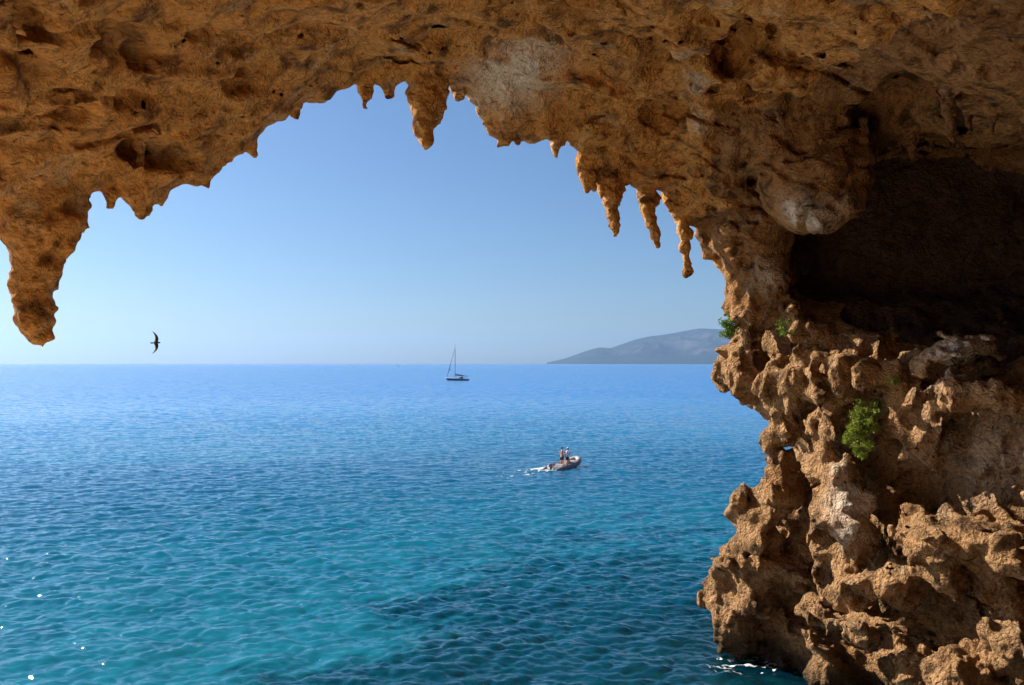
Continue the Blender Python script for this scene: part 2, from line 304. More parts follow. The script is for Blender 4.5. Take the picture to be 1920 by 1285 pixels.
def stal_field(p):
    best = np.full(len(p), 9.0); who = np.full(len(p), -1)
    i = ((p - SLO) / .5).astype(np.int32); near = np.where(SG[np.clip(i[:, 0], 0, 149), np.clip(i[:, 1], 0, 119), np.clip(i[:, 2], 0, 49)])[0]
    if len(near):
        b, w = stal_near(p[near]); best[near] = b; who[near] = w
    return best, who
def stal_near(p):
    best = np.full(len(p), 9.0); who = np.full(len(p), -1)
    for k, (nm, d, ch) in enumerate(SC):
        lo, hi = SBOX[k]
        m = ((p > lo) & (p < hi)).all(1)
        if not m.any(): continue
        q = p[m]; f = np.full(len(q), 9.0)
        for (a, ra), (b, rb) in zip(ch[:-1], ch[1:]): f = np.minimum(f, cone(q, a, b, ra, rb))
        idx = np.where(m)[0]; cur = best[idx]; who[idx[f < cur]] = k; best[idx] = smin(cur, f, 0.08)
    return best, who
def components(p):
    x, y, z = p[:, 0], p[:, 1], p[:, 2]
    fc = (zc(x, y) - z) * 0.82
    for c, r in CS:
        k = np.where((np.abs(p - c) < r.max() + 1.0).all(1))[0]
        if len(k): fc[k] = smax(fc[k], -ell(p[k], c, r), 0.12)
    zled = np.interp(y, [10, 19, 20.5, 22.6, 24, 26], [-1.0, -0.52, -0.2, 0.45, 1.2, 2.0])
    w = np.interp(z, silz, silx) * np.exp(-np.maximum(26.3 - y, 0) / 3.0)
    xl = np.interp(y, WY, WX)
    fw = (xl + w + 0.5 * (1 - np.exp(-np.maximum(26.3 - y, 0) / 2.5)) - x) * 0.85
    fw = smax(fw, (z - zled - 0.15 * np.maximum(x - xl, 0)) * 0.9, 0.35)
    fw = smin(fw, (xl + np.interp(y, [4, 10, 16, 20, 23, 25, 27], [3, 10, 18, 18, 11, 4, 1.2]) + sstep(26.5, 23.5, y) * (2.2 * vnoise(p / 3.7 + 3) + 0.9 * vnoise(p / 1.4 + 7)) + 3.0 * sstep(0.2, -1.5, z - zled) - x) * 0.5, 0.6)
    fw = np.maximum(fw, (y - np.interp(x, [5, 6.4, 7.4, 10, 16, 36], [24.5, 26.3, 27.0, 30.0, 34, 37])) * 0.8)
    near = (x > 3) & (x < 16) & (y > 8) & (z < 3.5)
    if near.any():
        q = p[near]; g = fw[near]
        q = q + 0.34 * np.stack([vnoise(q / .8), vnoise(q / .8 + 9.2), .8 * vnoise(q / .8 + 23.8)], 1) + 0.16 * np.stack([vnoise(q / .33), vnoise(q / .33 + 9.2), vnoise(q / .33 + 23.8)], 1)
        for add, lst in ((True, WA), (False, WS)):
            for c, r in lst:
                k = np.where((np.abs(q - c) < max(r[0], r[1], r[2]) + 1.1).all(1))[0]
                if len(k): g[k] = smin(g[k], ell(q[k], c, r, -0.90), 0.12) if add else smax(g[k], -ell(q[k], c, r, -0.90), 0.10)
        fw[near] = g
    fp = np.full(len(p), 9.0)
    for c, r in PILL: fp = smin(fp, ell(p, c, r), 0.5)
    kr = np.where((x > 2) & (x < 7.5) & (y > 12) & (z > 0))[0]
    if len(kr):
        for (a_, ra), (b_, rb) in zip(RIB[:-1], RIB[1:]): fp[kr] = smin(fp[kr], cone(p[kr], a_, b_, ra, rb), 0.12)
    return fc, fw, fp
def base_field(p):
    fc, fw, fp = components(p)
    x, y, z = p[:, 0], p[:, 1], p[:, 2]
    fout = (y - lip_y(x) - 0.95 * np.maximum(z - np.interp(x, LXe, LZe) - 0.12, 0)) * 0.72
    fc = smax(fc, fout, 0.10)
    f = smin(smin(fc, fp, 0.45), fw, 0.35)
    fback = y + 11 + 0.3 * z
    return smin(f, fback, 1.5)
def detail(p):
    x, y, z = p[:, 0], p[:, 1], p[:, 2]
    wallness = sstep(1.6, -0.4, z - np.interp(y, [19, 22.6, 26], [-.2, .8, 2.2])) * sstep(3.0, 5.5, x)
    wp = p + 0.30 * np.stack([vnoise(p / 1.1), vnoise(p / 1.1 + 9.2), vnoise(p / 1.1 + 23.8)], 1)
    n = 0.16 * vnoise(wp / 1.9) + 0.10 * vnoise(wp / 0.83 + 5) + 0.055 * vnoise(wp / 0.38) + 0.028 * vnoise(p / 0.17)
    # ceiling: slanting beds, pits
    ca = 1 - wallness
    cq = np.stack([wp[:, 0] * .77 + wp[:, 1] * .63, -wp[:, 0] * .63 + wp[:, 1] * .77, wp[:, 2]], 1)   # along and across the beds
    bed = np.abs(vnoise(cq * np.array([.28, 1.25, 1.6])))
    n = n + ca * (0.20 * (0.35 - bed))
    cp_ = ca * sstep(0.4, 1.8, lip_y(x) - y)
    pit = vnoise(cq * np.array([.75, 1.6, 2.4]) + 40); n = n - cp_ * 0.34 * np.clip(pit - 0.38, 0, 1) - cp_ * 0.24 * np.clip(vnoise(cq * np.array([2.2, 4.2, 5.5])) - 0.30, 0, 1)
    mc = ca > 0.02
    if mc.any():
        q = cq[mc]; n[mc] += ca[mc] * (0.12 * (worley(q * np.array([.30, .95, 1.3])) - .5) + 0.07 * (worley(q * np.array([1.5, 2.6, 3.0])) - .5) - 0.12 * np.clip(1 - np.abs(vnoise(q * np.array([.3, .9, 1.2]) + 3)) * 6, 0, 1))
    # wall: knobs, flutes, holes
    m = wallness > 0.02
    if m.any():
        q = wp[m]; a = wallness[m]
        k1 = 0.5 - worley(q * np.array([1.6, 1.6, 1.25])); k2 = 0.5 - worley(q * np.array([4.2, 4.2, 3.2]))
        fl = vnoise(q * np.array([3.2, 3.2, 0.55])); hole = np.clip(vnoise(q * np.array([1.15, 1.15, .8]) + 70) - 0.22, 0, 1)
        rough = sstep(-0.35, 0.25, vnoise(q / 1.4 + 12)) * 0.8 + 0.2
        n[m] += a * (rough * (0.09 * k1 + 0.16 * k2) + 0.10 * fl - 0.38 * hole + .30 * (.38 - np.abs(vnoise(q * np.array([1.0, 1.0, .24]) + 33))) + .16 * (.4 - np.abs(vnoise(q * np.array([1.9, 1.9, 1.1]) + 8))) + .10 * (.4 - np.abs(vnoise(q * np.array([3.8, 3.8, 2.6]) + 4))) + .09 * vnoise(q * np.array([.5, .5, 3.2]) + 15))
    return n
OFFC = np.array([[a, b, c] for a in (0, 1) for b in (0, 1) for c in (0, 1)], dtype=np.int64)
def key(c): return (c[:, 0] + 65536) + ((c[:, 1] + 65536) << 20) + ((c[:, 2] + 65536) << 40)
def unkey(k): return np.stack([(k & 0xFFFFF) - 65536, ((k >> 20) & 0xFFFFF) - 65536, ((k >> 40) & 0xFFFFF) - 65536], 1)
def chunks(field, p):
    return np.concatenate([field(q) for q in np.array_split(p, max(1, len(p) // 150000))]) if len(p) else np.zeros(0)
# the smooth part of the field is stored once on a 0.2 m grid near the surface and read back by interpolation
BLO = np.array([-30., -15., -10.6]); BHI = np.array([40., 38., 9.8]); BH = 0.2
BN = np.round((BHI - BLO) / BH).astype(int) + 1
BG = np.full(BN, 5.0, np.float32)
def bake_base():
    st = 5                      # cells of 1 m first
    n = BN // st + 1
    c = np.stack(np.meshgrid(*[np.arange(k) for k in n], indexing='ij'), -1).reshape(-1, 3)
    f = chunks(base_field, BLO + (c + 0.5) * BH * st)
    c = c[np.abs(f) < 1.9]
    o5 = np.stack(np.meshgrid(*[np.arange(st)] * 3, indexing='ij'), -1).reshape(-1, 3)
    q = (c[:, None] * st + o5[None]).reshape(-1, 3); q = q[(q < BN).all(1)]
    v = chunks(base_field, BLO + q * BH)
    # far cells keep the sign of the rock
    far = np.stack(np.meshgrid(*[np.arange(k) for k in n], indexing='ij'), -1).reshape(-1, 3)
    sg = np.where(f < 0, -5.0, 5.0)
    FB = sg.reshape(n); ii = [np.minimum(np.arange(BN[k]) // st, n[k] - 1) for k in range(3)]
    BG[...] = FB[np.ix_(*ii)]
    BG[q[:, 0], q[:, 1], q[:, 2]] = v
bake_base()
print('base', round(time.time() - T0, 1))
def base_i(p):
    g = np.clip((p - BLO) / BH, 0, BN - 1.001); i = g.astype(np.int32); u = (g - i).astype(np.float32)
    sy, sx = BN[2], BN[1] * BN[2]; fl = BG.ravel(); k = i[:, 0] * sx + i[:, 1] * sy + i[:, 2]
    ux, uy, uz = u[:, 0], u[:, 1], u[:, 2]
    def L(a, b, t): return a + (b - a) * t
    a = L(L(fl[k], fl[k + sx], ux), L(fl[k + sy], fl[k + sx + sy], ux), uy)
    b = L(L(fl[k + 1], fl[k + sx + 1], ux), L(fl[k + sy + 1], fl[k + sx + sy + 1], ux), uy)
    return L(a, b, uz).astype(np.float64)
def full_field(p):
    f = base_i(p)
    fs, who = stal_field(p)
    n = detail(p)
    f = f - n
    m = who >= 0
    if m.any():                 # hanging stones carry finer knobs so that their outline keeps its size
        q = p[m]; kn = 0.05 * vnoise(q * np.array([4.5, 4.5, 5.5])) + 0.09 * (0.42 - worley(q * np.array([5.5, 5.5, 4.5]))) + .02 * vnoise(q * 13)
        f[m] = smin(f[m], fs[m] - kn, 0.10)
    return f
def dual_mesh(c, lo, h, field):
    ck = (c[:, None] + OFFC[None]).reshape(-1, 3)
    uk, inv = np.unique(key(ck), return_inverse=True)
    fv = chunks(field, lo + unkey(uk) * h)
    val = fv[inv.ravel()].reshape(-1, 8)
    neg = val < 0; act = neg.any(1) & ~neg.all(1)
    c = c[act]; val = val[act]; neg = neg[act]
    acc = np.zeros((len(c), 3)); cnt = np.zeros(len(c))
    for a in range(8):
        for b in range(a + 1, 8):
            dd = OFFC[b] - OFFC[a]
            if np.abs(dd).sum() != 1: continue
            m = neg[:, a] != neg[:, b]; t = val[m, a] / (val[m, a] - val[m, b])
            acc[m] += OFFC[a] + t[:, None] * dd; cnt[m] += 1
    V = lo + (c + acc / cnt[:, None]) * h
    kk = key(c); so = np.argsort(kk); ks = kk[so]
    quads = []
    step = [1, 1 << 20, 1 << 40]
    for ax in range(3):
        b, d = (ax + 1) % 3, (ax + 2) % 3
        m = neg[:, 0] != neg[:, (4, 2, 1)[ax]]
        k0 = kk[m]; s0 = neg[m, 0]
        ids = []; ok = np.ones(len(k0), bool)
        for q in (k0, k0 - step[b], k0 - step[b] - step[d], k0 - step[d]):
            j = np.clip(np.searchsorted(ks, q), 0, len(ks) - 1); ok &= ks[j] == q; ids.append(so[j])
        Q = np.stack(ids, 1)[ok]; s = s0[ok]
        Q[~s] = Q[~s][:, ::-1]
        quads.append(Q)
    return V, np.concatenate(quads)
def refine(c): return (c[:, None] * 2 + OFFC[None]).reshape(-1, 3)
H = 0.05                        # finest cell
c = np.stack(np.meshgrid(*[np.arange(k) for k in np.ceil((BHI - BLO) / 0.8).astype(int)], indexing='ij'), -1).reshape(-1, 3).astype(np.int64)
f = np.minimum(base_i(BLO + (c + .5) * .8), stal_field(BLO + (c + .5) * .8)[0]); c = refine(c[np.abs(f) < 1.9])
p = BLO + (c + .5) * .4; f = np.minimum(base_i(p), stal_field(p)[0]); c = refine(c[np.abs(f) < 1.3])
p = BLO + (c + .5) * .2; f = chunks(full_field, p); keep = np.abs(f) < 1.1; c = c[keep]; f = f[keep]
# coarse rock everywhere (a little inside the fine one): what the camera cannot see still shades and bounces light
VC, QC = dual_mesh(c[np.abs(f + .16) < 1.0], BLO, 0.2, lambda q: full_field(q) + 0.16)
# fine cells: only those that the camera, or one a step aside, could see
keep = np.abs(f) < 0.2 * 2.3; c = c[keep]; f = f[keep]
p = BLO + (c + .5) * .2; seen = np.zeros(len(c), bool); solid = np.abs(f) < 0.22
for cx, cyy, cz in ((0, 0, 0), (-1.6, 0, 0), (1.6, 0, 0), (0, 0, 0.9), (0, 1.2, 0)):
    q = p - np.array([cx, cyy, cz]); d = np.maximum(q[:, 1], .05)
    px = q[:, 0] / d * F + CX; py = HY - q[:, 2] / d * F
    inv = (q[:, 1] > 5) & (px > -130) & (px < 2050) & (py > -140) & (py < 1400)
    bx = np.clip(((px + 130) / 18).astype(int), 0, 122); by = np.clip(((py + 140) / 18).astype(int), 0, 86)
    Z = np.full((123, 87), 99.0); m = inv & solid; np.minimum.at(Z, (bx[m], by[m]), d[m])
    Zm = Z.copy()
    for ax in (0, 1):           # farthest of the 3 x 3 bins, so that edges stay whole
        Zp = np.where(Zm > 90, -1, Zm); Zm = np.maximum(np.maximum(Zp, np.roll(Zp, 1, ax)), np.roll(Zp, -1, ax)); Zm = np.where(Zm < 0, 99, Zm)
    seen |= inv & (d < Zm[bx, by] + 0.9) & (d < Z[bx, by] + 5.0)
c = refine(c[seen])
p = BLO + (c + .5) * .1; f = chunks(full_field, p); c = refine(c[np.abs(f) < 0.1 * 1.9])
print('before last level', len(c), round(time.time() - T0, 1))
V, Q = dual_mesh(c, BLO, H, full_field)
print('fine cave', len(V), len(Q), 'coarse', len(VC), round(time.time() - T0, 1))

def drop_islands(V, Q, nmin):
    E = np.concatenate([Q[:, [0, 1]], Q[:, [1, 2]], Q[:, [2, 3]]]); l = np.arange(len(V))
    for it in range(60):
        m = np.minimum(l[E[:, 0]], l[E[:, 1]]); n = l.copy(); np.minimum.at(n, l[E[:, 0]], m); np.minimum.at(n, l[E[:, 1]], m)
        n = n[n]; n = n[n]
        if (n == l).all(): break
        l = n
    cnt = np.bincount(l, minlength=len(V)); return Q[cnt[l[Q[:, 0]]] >= nmin]
Q = drop_islands(V, Q, 2500); QC = drop_islands(VC, QC, 400)
print('islands', round(time.time() - T0, 1))
V = V + np.array([0, 0, CAMZ]); VC = VC + np.array([0, 0, CAMZ])
cave = empty('sea_cave', (7, 20, 0)); tag(cave, kind='structure')
def child_of_cave(name, me, mat):
    o = link(name, me, mat, cave); o.location = (-7, -20, 0); return o
ctr = V[Q].mean(1) - np.array([0, 0, CAMZ])
fc, fw, fp = components(ctr); fs, who = stal_field(ctr)
cls = np.where((fw < fc) & (fw < fp + .2), 1, np.where((fp < fc + .25 + .5 * vnoise(ctr / .6)) & (ctr[:, 0] > 5.6 + .9 * vnoise(ctr / .9 + 5)), 2, 0))
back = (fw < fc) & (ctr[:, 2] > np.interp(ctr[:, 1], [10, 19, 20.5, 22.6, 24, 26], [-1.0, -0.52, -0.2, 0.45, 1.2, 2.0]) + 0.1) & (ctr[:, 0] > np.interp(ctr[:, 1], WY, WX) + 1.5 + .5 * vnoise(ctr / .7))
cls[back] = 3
st = (who >= 0) & (fs < np.minimum(np.minimum(fc, fw), fp) - 0.02) & (fs < 0.15)
rc = (cls == 0) & (ctr[:, 0] > 7.2 + .8 * vnoise(ctr / 1.3)); cls[rc] = 4  # right part of the ceiling, split off to carry the shade colour
cls[st] = 10 + who[st]
def vert_photo(px, py, w=7):    # nearest rock point on a sight line
    m = (np.abs(VPX - px) < w) & (np.abs(VPY - py) < w); return V[m][np.argmin(VP[m, 1])] if m.any() else P(px, py, 25.5) + np.array([0, 0, CAMZ])
VP = V - np.array([0, 0, CAMZ]); VPX = CX + F * VP[:, 0] / VP[:, 1]; VPY = HY - F * VP[:, 2] / VP[:, 1]
calc = np.zeros(len(V))         # pale calcite crusts: photo spot, radius in metres, strength
for px, py, r, a in ((950, 150, .95, 1.2), (985, 125, .8, 1.1), (925, 180, .5, .8), (1500, 408, .45, .8), (1540, 425, .5, .7), (1305, 160, .35, .6), (1315, 240, .3, .6), (1290, 110, .3, .5), (1790, 650, .9, .75), (1740, 690, .5, .5), (1450, 520, .5, .6), (1595, 940, .6, .75), (1610, 1010, .5, .7), (1830, 850, 1.0, .45), (1570, 870, .3, .5)):
    calc = np.maximum(calc, a * np.exp(-((V - vert_photo(px, py)) ** 2).sum(1) / (r * r)))
def submesh(name, m):
    q = Q[m]; u, inv = np.unique(q, return_inverse=True); me = np_mesh(name, V[u], inv.reshape(q.shape))
    me.attributes.new('calcite', 'FLOAT', 'POINT').data.foreach_set('value', calc[u].astype(np.float32)); return me
child_of_cave('cave_ceiling', submesh('cave_ceiling', cls == 0), M_CEIL)
child_of_cave('cliff_wall', submesh('cliff_wall', cls == 1), M_WALL)
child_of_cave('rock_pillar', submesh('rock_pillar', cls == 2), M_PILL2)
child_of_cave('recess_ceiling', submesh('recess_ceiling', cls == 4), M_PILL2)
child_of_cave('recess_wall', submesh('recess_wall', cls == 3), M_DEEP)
for k in range(len(SC)):
    m = cls == 10 + k
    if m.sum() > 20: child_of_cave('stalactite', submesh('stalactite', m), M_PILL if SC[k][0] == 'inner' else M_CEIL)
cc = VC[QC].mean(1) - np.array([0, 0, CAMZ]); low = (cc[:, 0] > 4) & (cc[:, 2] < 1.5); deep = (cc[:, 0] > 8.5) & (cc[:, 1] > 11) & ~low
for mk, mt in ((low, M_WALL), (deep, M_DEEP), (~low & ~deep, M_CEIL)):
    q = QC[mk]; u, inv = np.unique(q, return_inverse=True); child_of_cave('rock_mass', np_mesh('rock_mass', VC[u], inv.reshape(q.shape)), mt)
print('cave objects', round(time.time() - T0, 1))

# ---------------------------------------------------------------- unseen pale floor, added and shaped to bounce sunlight up onto the ceiling
def grid_mesh(name, X, Y, Z):
    n, m = X.shape; i = np.arange(n * m).reshape(n, m)
    q = np.stack([i[:-1, :-1], i[1:, :-1], i[1:, 1:], i[:-1, 1:]], -1).reshape(-1, 4)
    return np_mesh(name, np.stack([X.ravel(), Y.ravel(), Z.ravel()], 1), q)
X, Y = np.meshgrid(np.arange(-24, 8.1, .3), np.arange(-13, 22.6, .3), indexing='ij')
pp = np.stack([X.ravel(), Y.ravel(), X.ravel() * 0], 1)
Z = (0.75 + 0.28 * fbm(pp / 2.2, 3)).reshape(X.shape) - 3.0 * sstep(18.3, 21.5, Y) + 6.0 * sstep(-1, -12, Y) - 3.0 * sstep(3, 7, X)
m, nt, out = new_mat('pale_bounce_rock')  # kept pale so the added floor reflects enough light upwards
co = nd(nt, 'TexCoord').outputs['Object']
c = ramp(nt, noise_n(nt, co, 1.5, 6), [(0.3, (0.62, 0.49, 0.34)), (0.6, (0.76, 0.64, 0.49)), (0.75, (0.68, 0.54, 0.38))])
b = nd(nt, 'BsdfPrincipled', ins={'Base Color': c, 'Roughness': 0.95, 'Specular IOR Level': 0.1}); nt.links.new(b.outputs[0], out.inputs[0])
M_FLOOR = m
tag(link('bounce_floor', grid_mesh('bounce_floor', X, Y, Z), M_FLOOR), kind='structure')

# ---------------------------------------------------------------- sea
def ocean_tile(N, L, lam, seed, spread=2.0, lmin=0.22):
    r = np.random.default_rng(seed); k1 = np.fft.fftfreq(N, L / N) * 2 * np.pi
    kx, ky = np.meshgrid(k1, k1, indexing='ij'); k = np.hypot(kx, ky); k[0, 0] = 1
    kp = 2 * np.pi / lam; w = np.array([0.30, -0.954])
    c = np.abs((kx * w[0] + ky * w[1]) / k)
    Pk = np.exp(-0.8 * (kp / k) ** 2) / k ** 3.7 * (c ** spread + 0.06) * np.exp(-(k * lmin / 6.28) ** 2); Pk[0, 0] = 0
    h = (r.normal(size=(N, N)) + 1j * r.normal(size=(N, N))) * np.sqrt(Pk)
    z = np.fft.ifft2(h).real; s = z.std()
    dx = np.fft.ifft2(-1j * kx / k * h).real; dy = np.fft.ifft2(-1j * ky / k * h).real
    return np.stack([dx / s, dy / s, z / s], -1).astype(np.float32)
OT = [(ocean_tile(512, 38.0, 2.1, 3), 38.0, 0.0, 0.029), (ocean_tile(512, 23.0, 1.0, 5), 23.0, 0.35, 0.030), (ocean_tile(256, 97.0, 7.0, 9), 97.0, -0.2, 0.022)]
def tile_at(T, L, x, y):
    N = T.shape[0]; u = (x / L % 1) * N; v = (y / L % 1) * N; i = u.astype(int); j = v.astype(int); fu = (u - i)[:, None]; fv = (v - j)[:, None]
    i %= N; j %= N; i1 = (i + 1) % N; j1 = (j + 1) % N
    return (T[i, j] * (1 - fu) + T[i1, j] * fu) * (1 - fv) + (T[i, j1] * (1 - fu) + T[i1, j1] * fu) * fv
def waves(x, y):
    o = np.zeros((len(x), 3))
    gust = 0.85 + 0.35 * vnoise(np.stack([x / 23, y / 40, x * 0], 1))
    for T, L, a, amp in OT:
        s, c = math.sin(a), math.cos(a); d = tile_at(T, L, x * c - y * s + 7, x * s + y * c + 3) * amp
        o += np.stack([(d[:, 0] * c + d[:, 1] * s), (-d[:, 0] * s + d[:, 1] * c), d[:, 2]], 1) * np.array([.8, .8, 1])
    return o * gust[:, None]
def bed_depth(x, y):
    q = np.stack([x, y, x * 0], 1)
    d = 1.0 + 0.062 * np.maximum(y - 21, 0) + 0.05 * np.maximum(-x - 2, 0) - 1.0 * np.exp(-np.maximum(np.interp(y, WY, WX) - 1.0 - x, 0) / 2.5) * (y < 31)
    d = d + 0.35 * fbm(q / 3.1, 3)
    return np.clip(d, 0.25, 16)
# near sea: real waves
r = [18.0]
while r[-1] < 230: r.append(r[-1] + max(0.075, 0.075 * (r[-1] / 32) ** 1.55))
r = np.array(r); az = np.linspace(R(-44), R(44), 700)
RR, AA = np.meshgrid(r, az, indexing='ij'); x0 = (RR * np.sin(AA)).ravel(); y0 = (RR * np.cos(AA)).ravel()
wv = waves(x0, y0); fade = (sstep(230, 120, RR) * sstep(18, 19, RR)).ravel()[:, None]
wv = wv * fade
me = grid_mesh('sea', (x0 + wv[:, 0]).reshape(RR.shape), (y0 + wv[:, 1]).reshape(RR.shape), wv[:, 2].reshape(RR.shape))
print('sea verts', len(me.vertices))
# far and surrounding sea: same mesh, flat rings joined on
bmx = []; fcs = []; base = 0
Vn = np.empty(len(me.vertices) * 3, np.float32); me.vertices.foreach_get('co', Vn); Vn = Vn.reshape(-1, 3)
Fn = np.empty(len(me.polygons) * 4, np.int32); me.polygons.foreach_get('vertices', Fn); Fn = Fn.reshape(-1, 4)
rf = 230 * (13000 / 230) ** np.linspace(0, 1, 60)
def ring_grid(rr, aa):
    A, B = np.meshgrid(rr, aa, indexing='ij'); n, m_ = A.shape; i = np.arange(n * m_).reshape(n, m_)
    return np.stack([(A * np.sin(B)).ravel(), (A * np.cos(B)).ravel(), np.zeros(n * m_)], 1), np.stack([i[:-1, :-1], i[1:, :-1], i[1:, 1:], i[:-1, 1:]], -1).reshape(-1, 4)
V2, F2 = ring_grid(rf, az)
V3, F3 = ring_grid(np.concatenate([[18.0], 18 * (13000 / 18) ** np.linspace(0.02, 1, 60)]), np.linspace(R(46), R(314), 120))
allV = np.concatenate([Vn, V2, V3]); allF = np.concatenate([Fn, F2 + len(Vn), F3 + len(Vn) + len(V2)])
bpy.data.meshes.remove(me)
me = np_mesh('sea', allV, allF[:, ::-1])
dep = bed_depth(allV[:, 0].astype(float), allV[:, 1].astype(float))
far = np.hypot(allV[:, 0], allV[:, 1])
clar = (np.exp(-dep / 9.0) * sstep(190, 50, far) * 0.98).astype(np.float32)
at = me.attributes.new('clarity', 'FLOAT', 'POINT'); at.data.foreach_set('value', clar)

m, nt, out = new_mat('sea_water')
geo = nd(nt, 'NewGeometry'); pos = geo.outputs['Position']
cl = nd(nt, 'Attribute', attribute_name='clarity').outputs['Fac']
dist = nd(nt, 'VectorMath', operation='LENGTH'); nt.links.new(pos, dist.inputs[0]); dist = dist.outputs['Value']
rip = noise_n(nt, mapping(nt, pos, (1.0, 2.0, 1), (0, 0, 0.3)), 2.0, 3, 0.5, 0.4)
swl = noise_n(nt, mapping(nt, pos, (0.30, 1.0, 1), (0, 0, 0.25)), 0.33, 3, 0.5, 0.6)
farf = mathn(nt, 'SMOOTH_MIN', mathn(nt, 'DIVIDE', dist, 260.0), 1.0, 0.2)
hgt = mathn(nt, 'ADD', mathn(nt, 'MULTIPLY', rip, 0.10), mathn(nt, 'MULTIPLY', mathn(nt, 'MULTIPLY', swl, farf), 0.5))
bump = nd(nt, 'Bump', ins={'Strength': 0.55, 'Distance': 1.0, 'Height': hgt})
cn = nd(nt, 'TexNoise', ins={'Vector': mapping(nt, pos, (0.55, 1.0, 1), (0, 0, 0.25)), 'Scale': 0.9, 'Detail': 3.0, 'Roughness': 0.55}).outputs['Color']
tilt = nd(nt, 'VectorMath', operation='MULTIPLY_ADD'); nt.links.new(cn, tilt.inputs[0]); tilt.inputs[1].default_value = (1.1, 1.9, 0); tilt.inputs[2].default_value = (-.55, -.95, 0)
tsc = nd(nt, 'VectorMath', operation='SCALE'); nt.links.new(tilt.outputs[0], tsc.inputs[0]); nt.links.new(ramp(nt, mathn(nt, 'DIVIDE', dist, 400.0), [(0.15, 0.0), (0.6, 1.0)]), tsc.inputs['Scale'])
nad = nd(nt, 'VectorMath', operation='ADD'); nt.links.new(bump.outputs[0], nad.inputs[0]); nt.links.new(tsc.outputs[0], nad.inputs[1])
nno = nd(nt, 'VectorMath', operation='NORMALIZE'); nt.links.new(nad.outputs[0], nno.inputs[0]); bump = nno
dt = nd(nt, 'VectorMath', operation='DOT_PRODUCT'); nt.links.new(geo.outputs['Incoming'], dt.inputs[0]); nt.links.new(bump.outputs[0], dt.inputs[1])
sch = mathn(nt, 'POWER', mathn(nt, 'SUBTRACT', 1.0, mathn(nt, 'ABSOLUTE', dt.outputs['Value']), clamp=True), 5.0)
frs = mathn(nt, 'ADD', mathn(nt, 'MULTIPLY', sch, 0.98), 0.02)   # water reflectance (Schlick)
body_c = mixc(nt, ramp(nt, mathn(nt, 'DIVIDE', dist, 420.0), [(0.06, 0.0), (0.55, 1.0)]), (0.0, 0.250, 0.440), (0.0, 0.178, 0.490))
streak = noise_n(nt, mapping(nt, pos, (0.004, 0.028, 1), (0, 0, 0.1)), 1.0, 4, 0.6)
body_c = mixc(nt, ramp(nt, streak, [(0.35, 0.0), (0.7, 0.35)]), body_c, (0.0, 0.120, 0.37))
dif = nd(nt, 'BsdfDiffuse', ins={'Color': body_c})
tr = nd(nt, 'BsdfTransparent', ins={'Color': (0.18, 0.68, 0.87, 1)})
mb = nd(nt, 'MixShader', ins={0: cl, 1: dif.outputs[0], 2: tr.outputs[0]})
gl = nd(nt, 'BsdfGlossy', ins={'Color': (1, 1, 1, 1), 'Roughness': mathn(nt, 'ADD', mathn(nt, 'MULTIPLY', farf, 0.10), 0.11), 'Normal': bump.outputs[0]})
ms = nd(nt, 'MixShader', ins={0: frs, 1: mb.outputs[0], 2: gl.outputs[0]})
nt.links.new(ms.outputs[0], out.inputs[0]); M_SEA = m
tag(link('sea', me, M_SEA), kind='structure')
# seabed
X, Y = np.meshgrid(np.linspace(-70, 60, 260), 20 + 180 * np.linspace(0, 1, 240) ** 1.6, indexing='ij'); X = X * (0.45 + Y / 110)
xf, yf = X.ravel(), Y.ravel(); q = np.stack([xf, yf, xf * 0], 1)
weed = 0.5 * fbm(q / np.array([9.0, 6.0, 1]) + 4.0, 4) + 1.5 * np.exp(-(((xf - 7) / 16) ** 2 + ((yf - 32) / 21) ** 2)) - 0.6 * sstep(0, -14, xf) - 0.4 * sstep(50, 80, yf) - 0.10
bz = -bed_depth(xf, yf) + 0.18 * sstep(0.0, 0.4, weed) * (0.6 + 0.7 * vnoise(q / 0.9))
me = grid_mesh('seabed', X, Y, np.minimum(bz, -0.15).reshape(X.shape))
at = me.attributes.new('weed', 'FLOAT', 'POINT'); at.data.foreach_set('value', weed.astype(np.float32))
m, nt, out = new_mat('sand_and_seagrass')
co = nd(nt, 'TexCoord').outputs['Object']; wd = nd(nt, 'Attribute', attribute_name='weed').outputs['Fac']
wmix = ramp(nt, mathn(nt, 'ADD', wd, mathn(nt, 'MULTIPLY', mathn(nt, 'SUBTRACT', noise_n(nt, co, 0.8, 5, 0.62), 0.5), 1.8)), [(-0.0, 0.0), (0.55, 1.0)])
sand = ramp(nt, noise_n(nt, co, 1.3, 5, 0.6), [(0.3, (0.22, 0.21, 0.17)), (0.7, (0.36, 0.34, 0.28))])
wcol = ramp(nt, noise_n(nt, co, 2.2, 4, 0.6), [(0.35, (0.008, 0.010, 0.010)), (0.6, (0.04, 0.030, 0.018)), (0.8, (0.13, 0.08, 0.045))])
b = nd(nt, 'BsdfDiffuse', ins={'Color': mixc(nt, wmix, sand, wcol)}); nt.links.new(b.outputs[0], out.inputs[0])
tag(link('seabed', me, m), kind='structure')

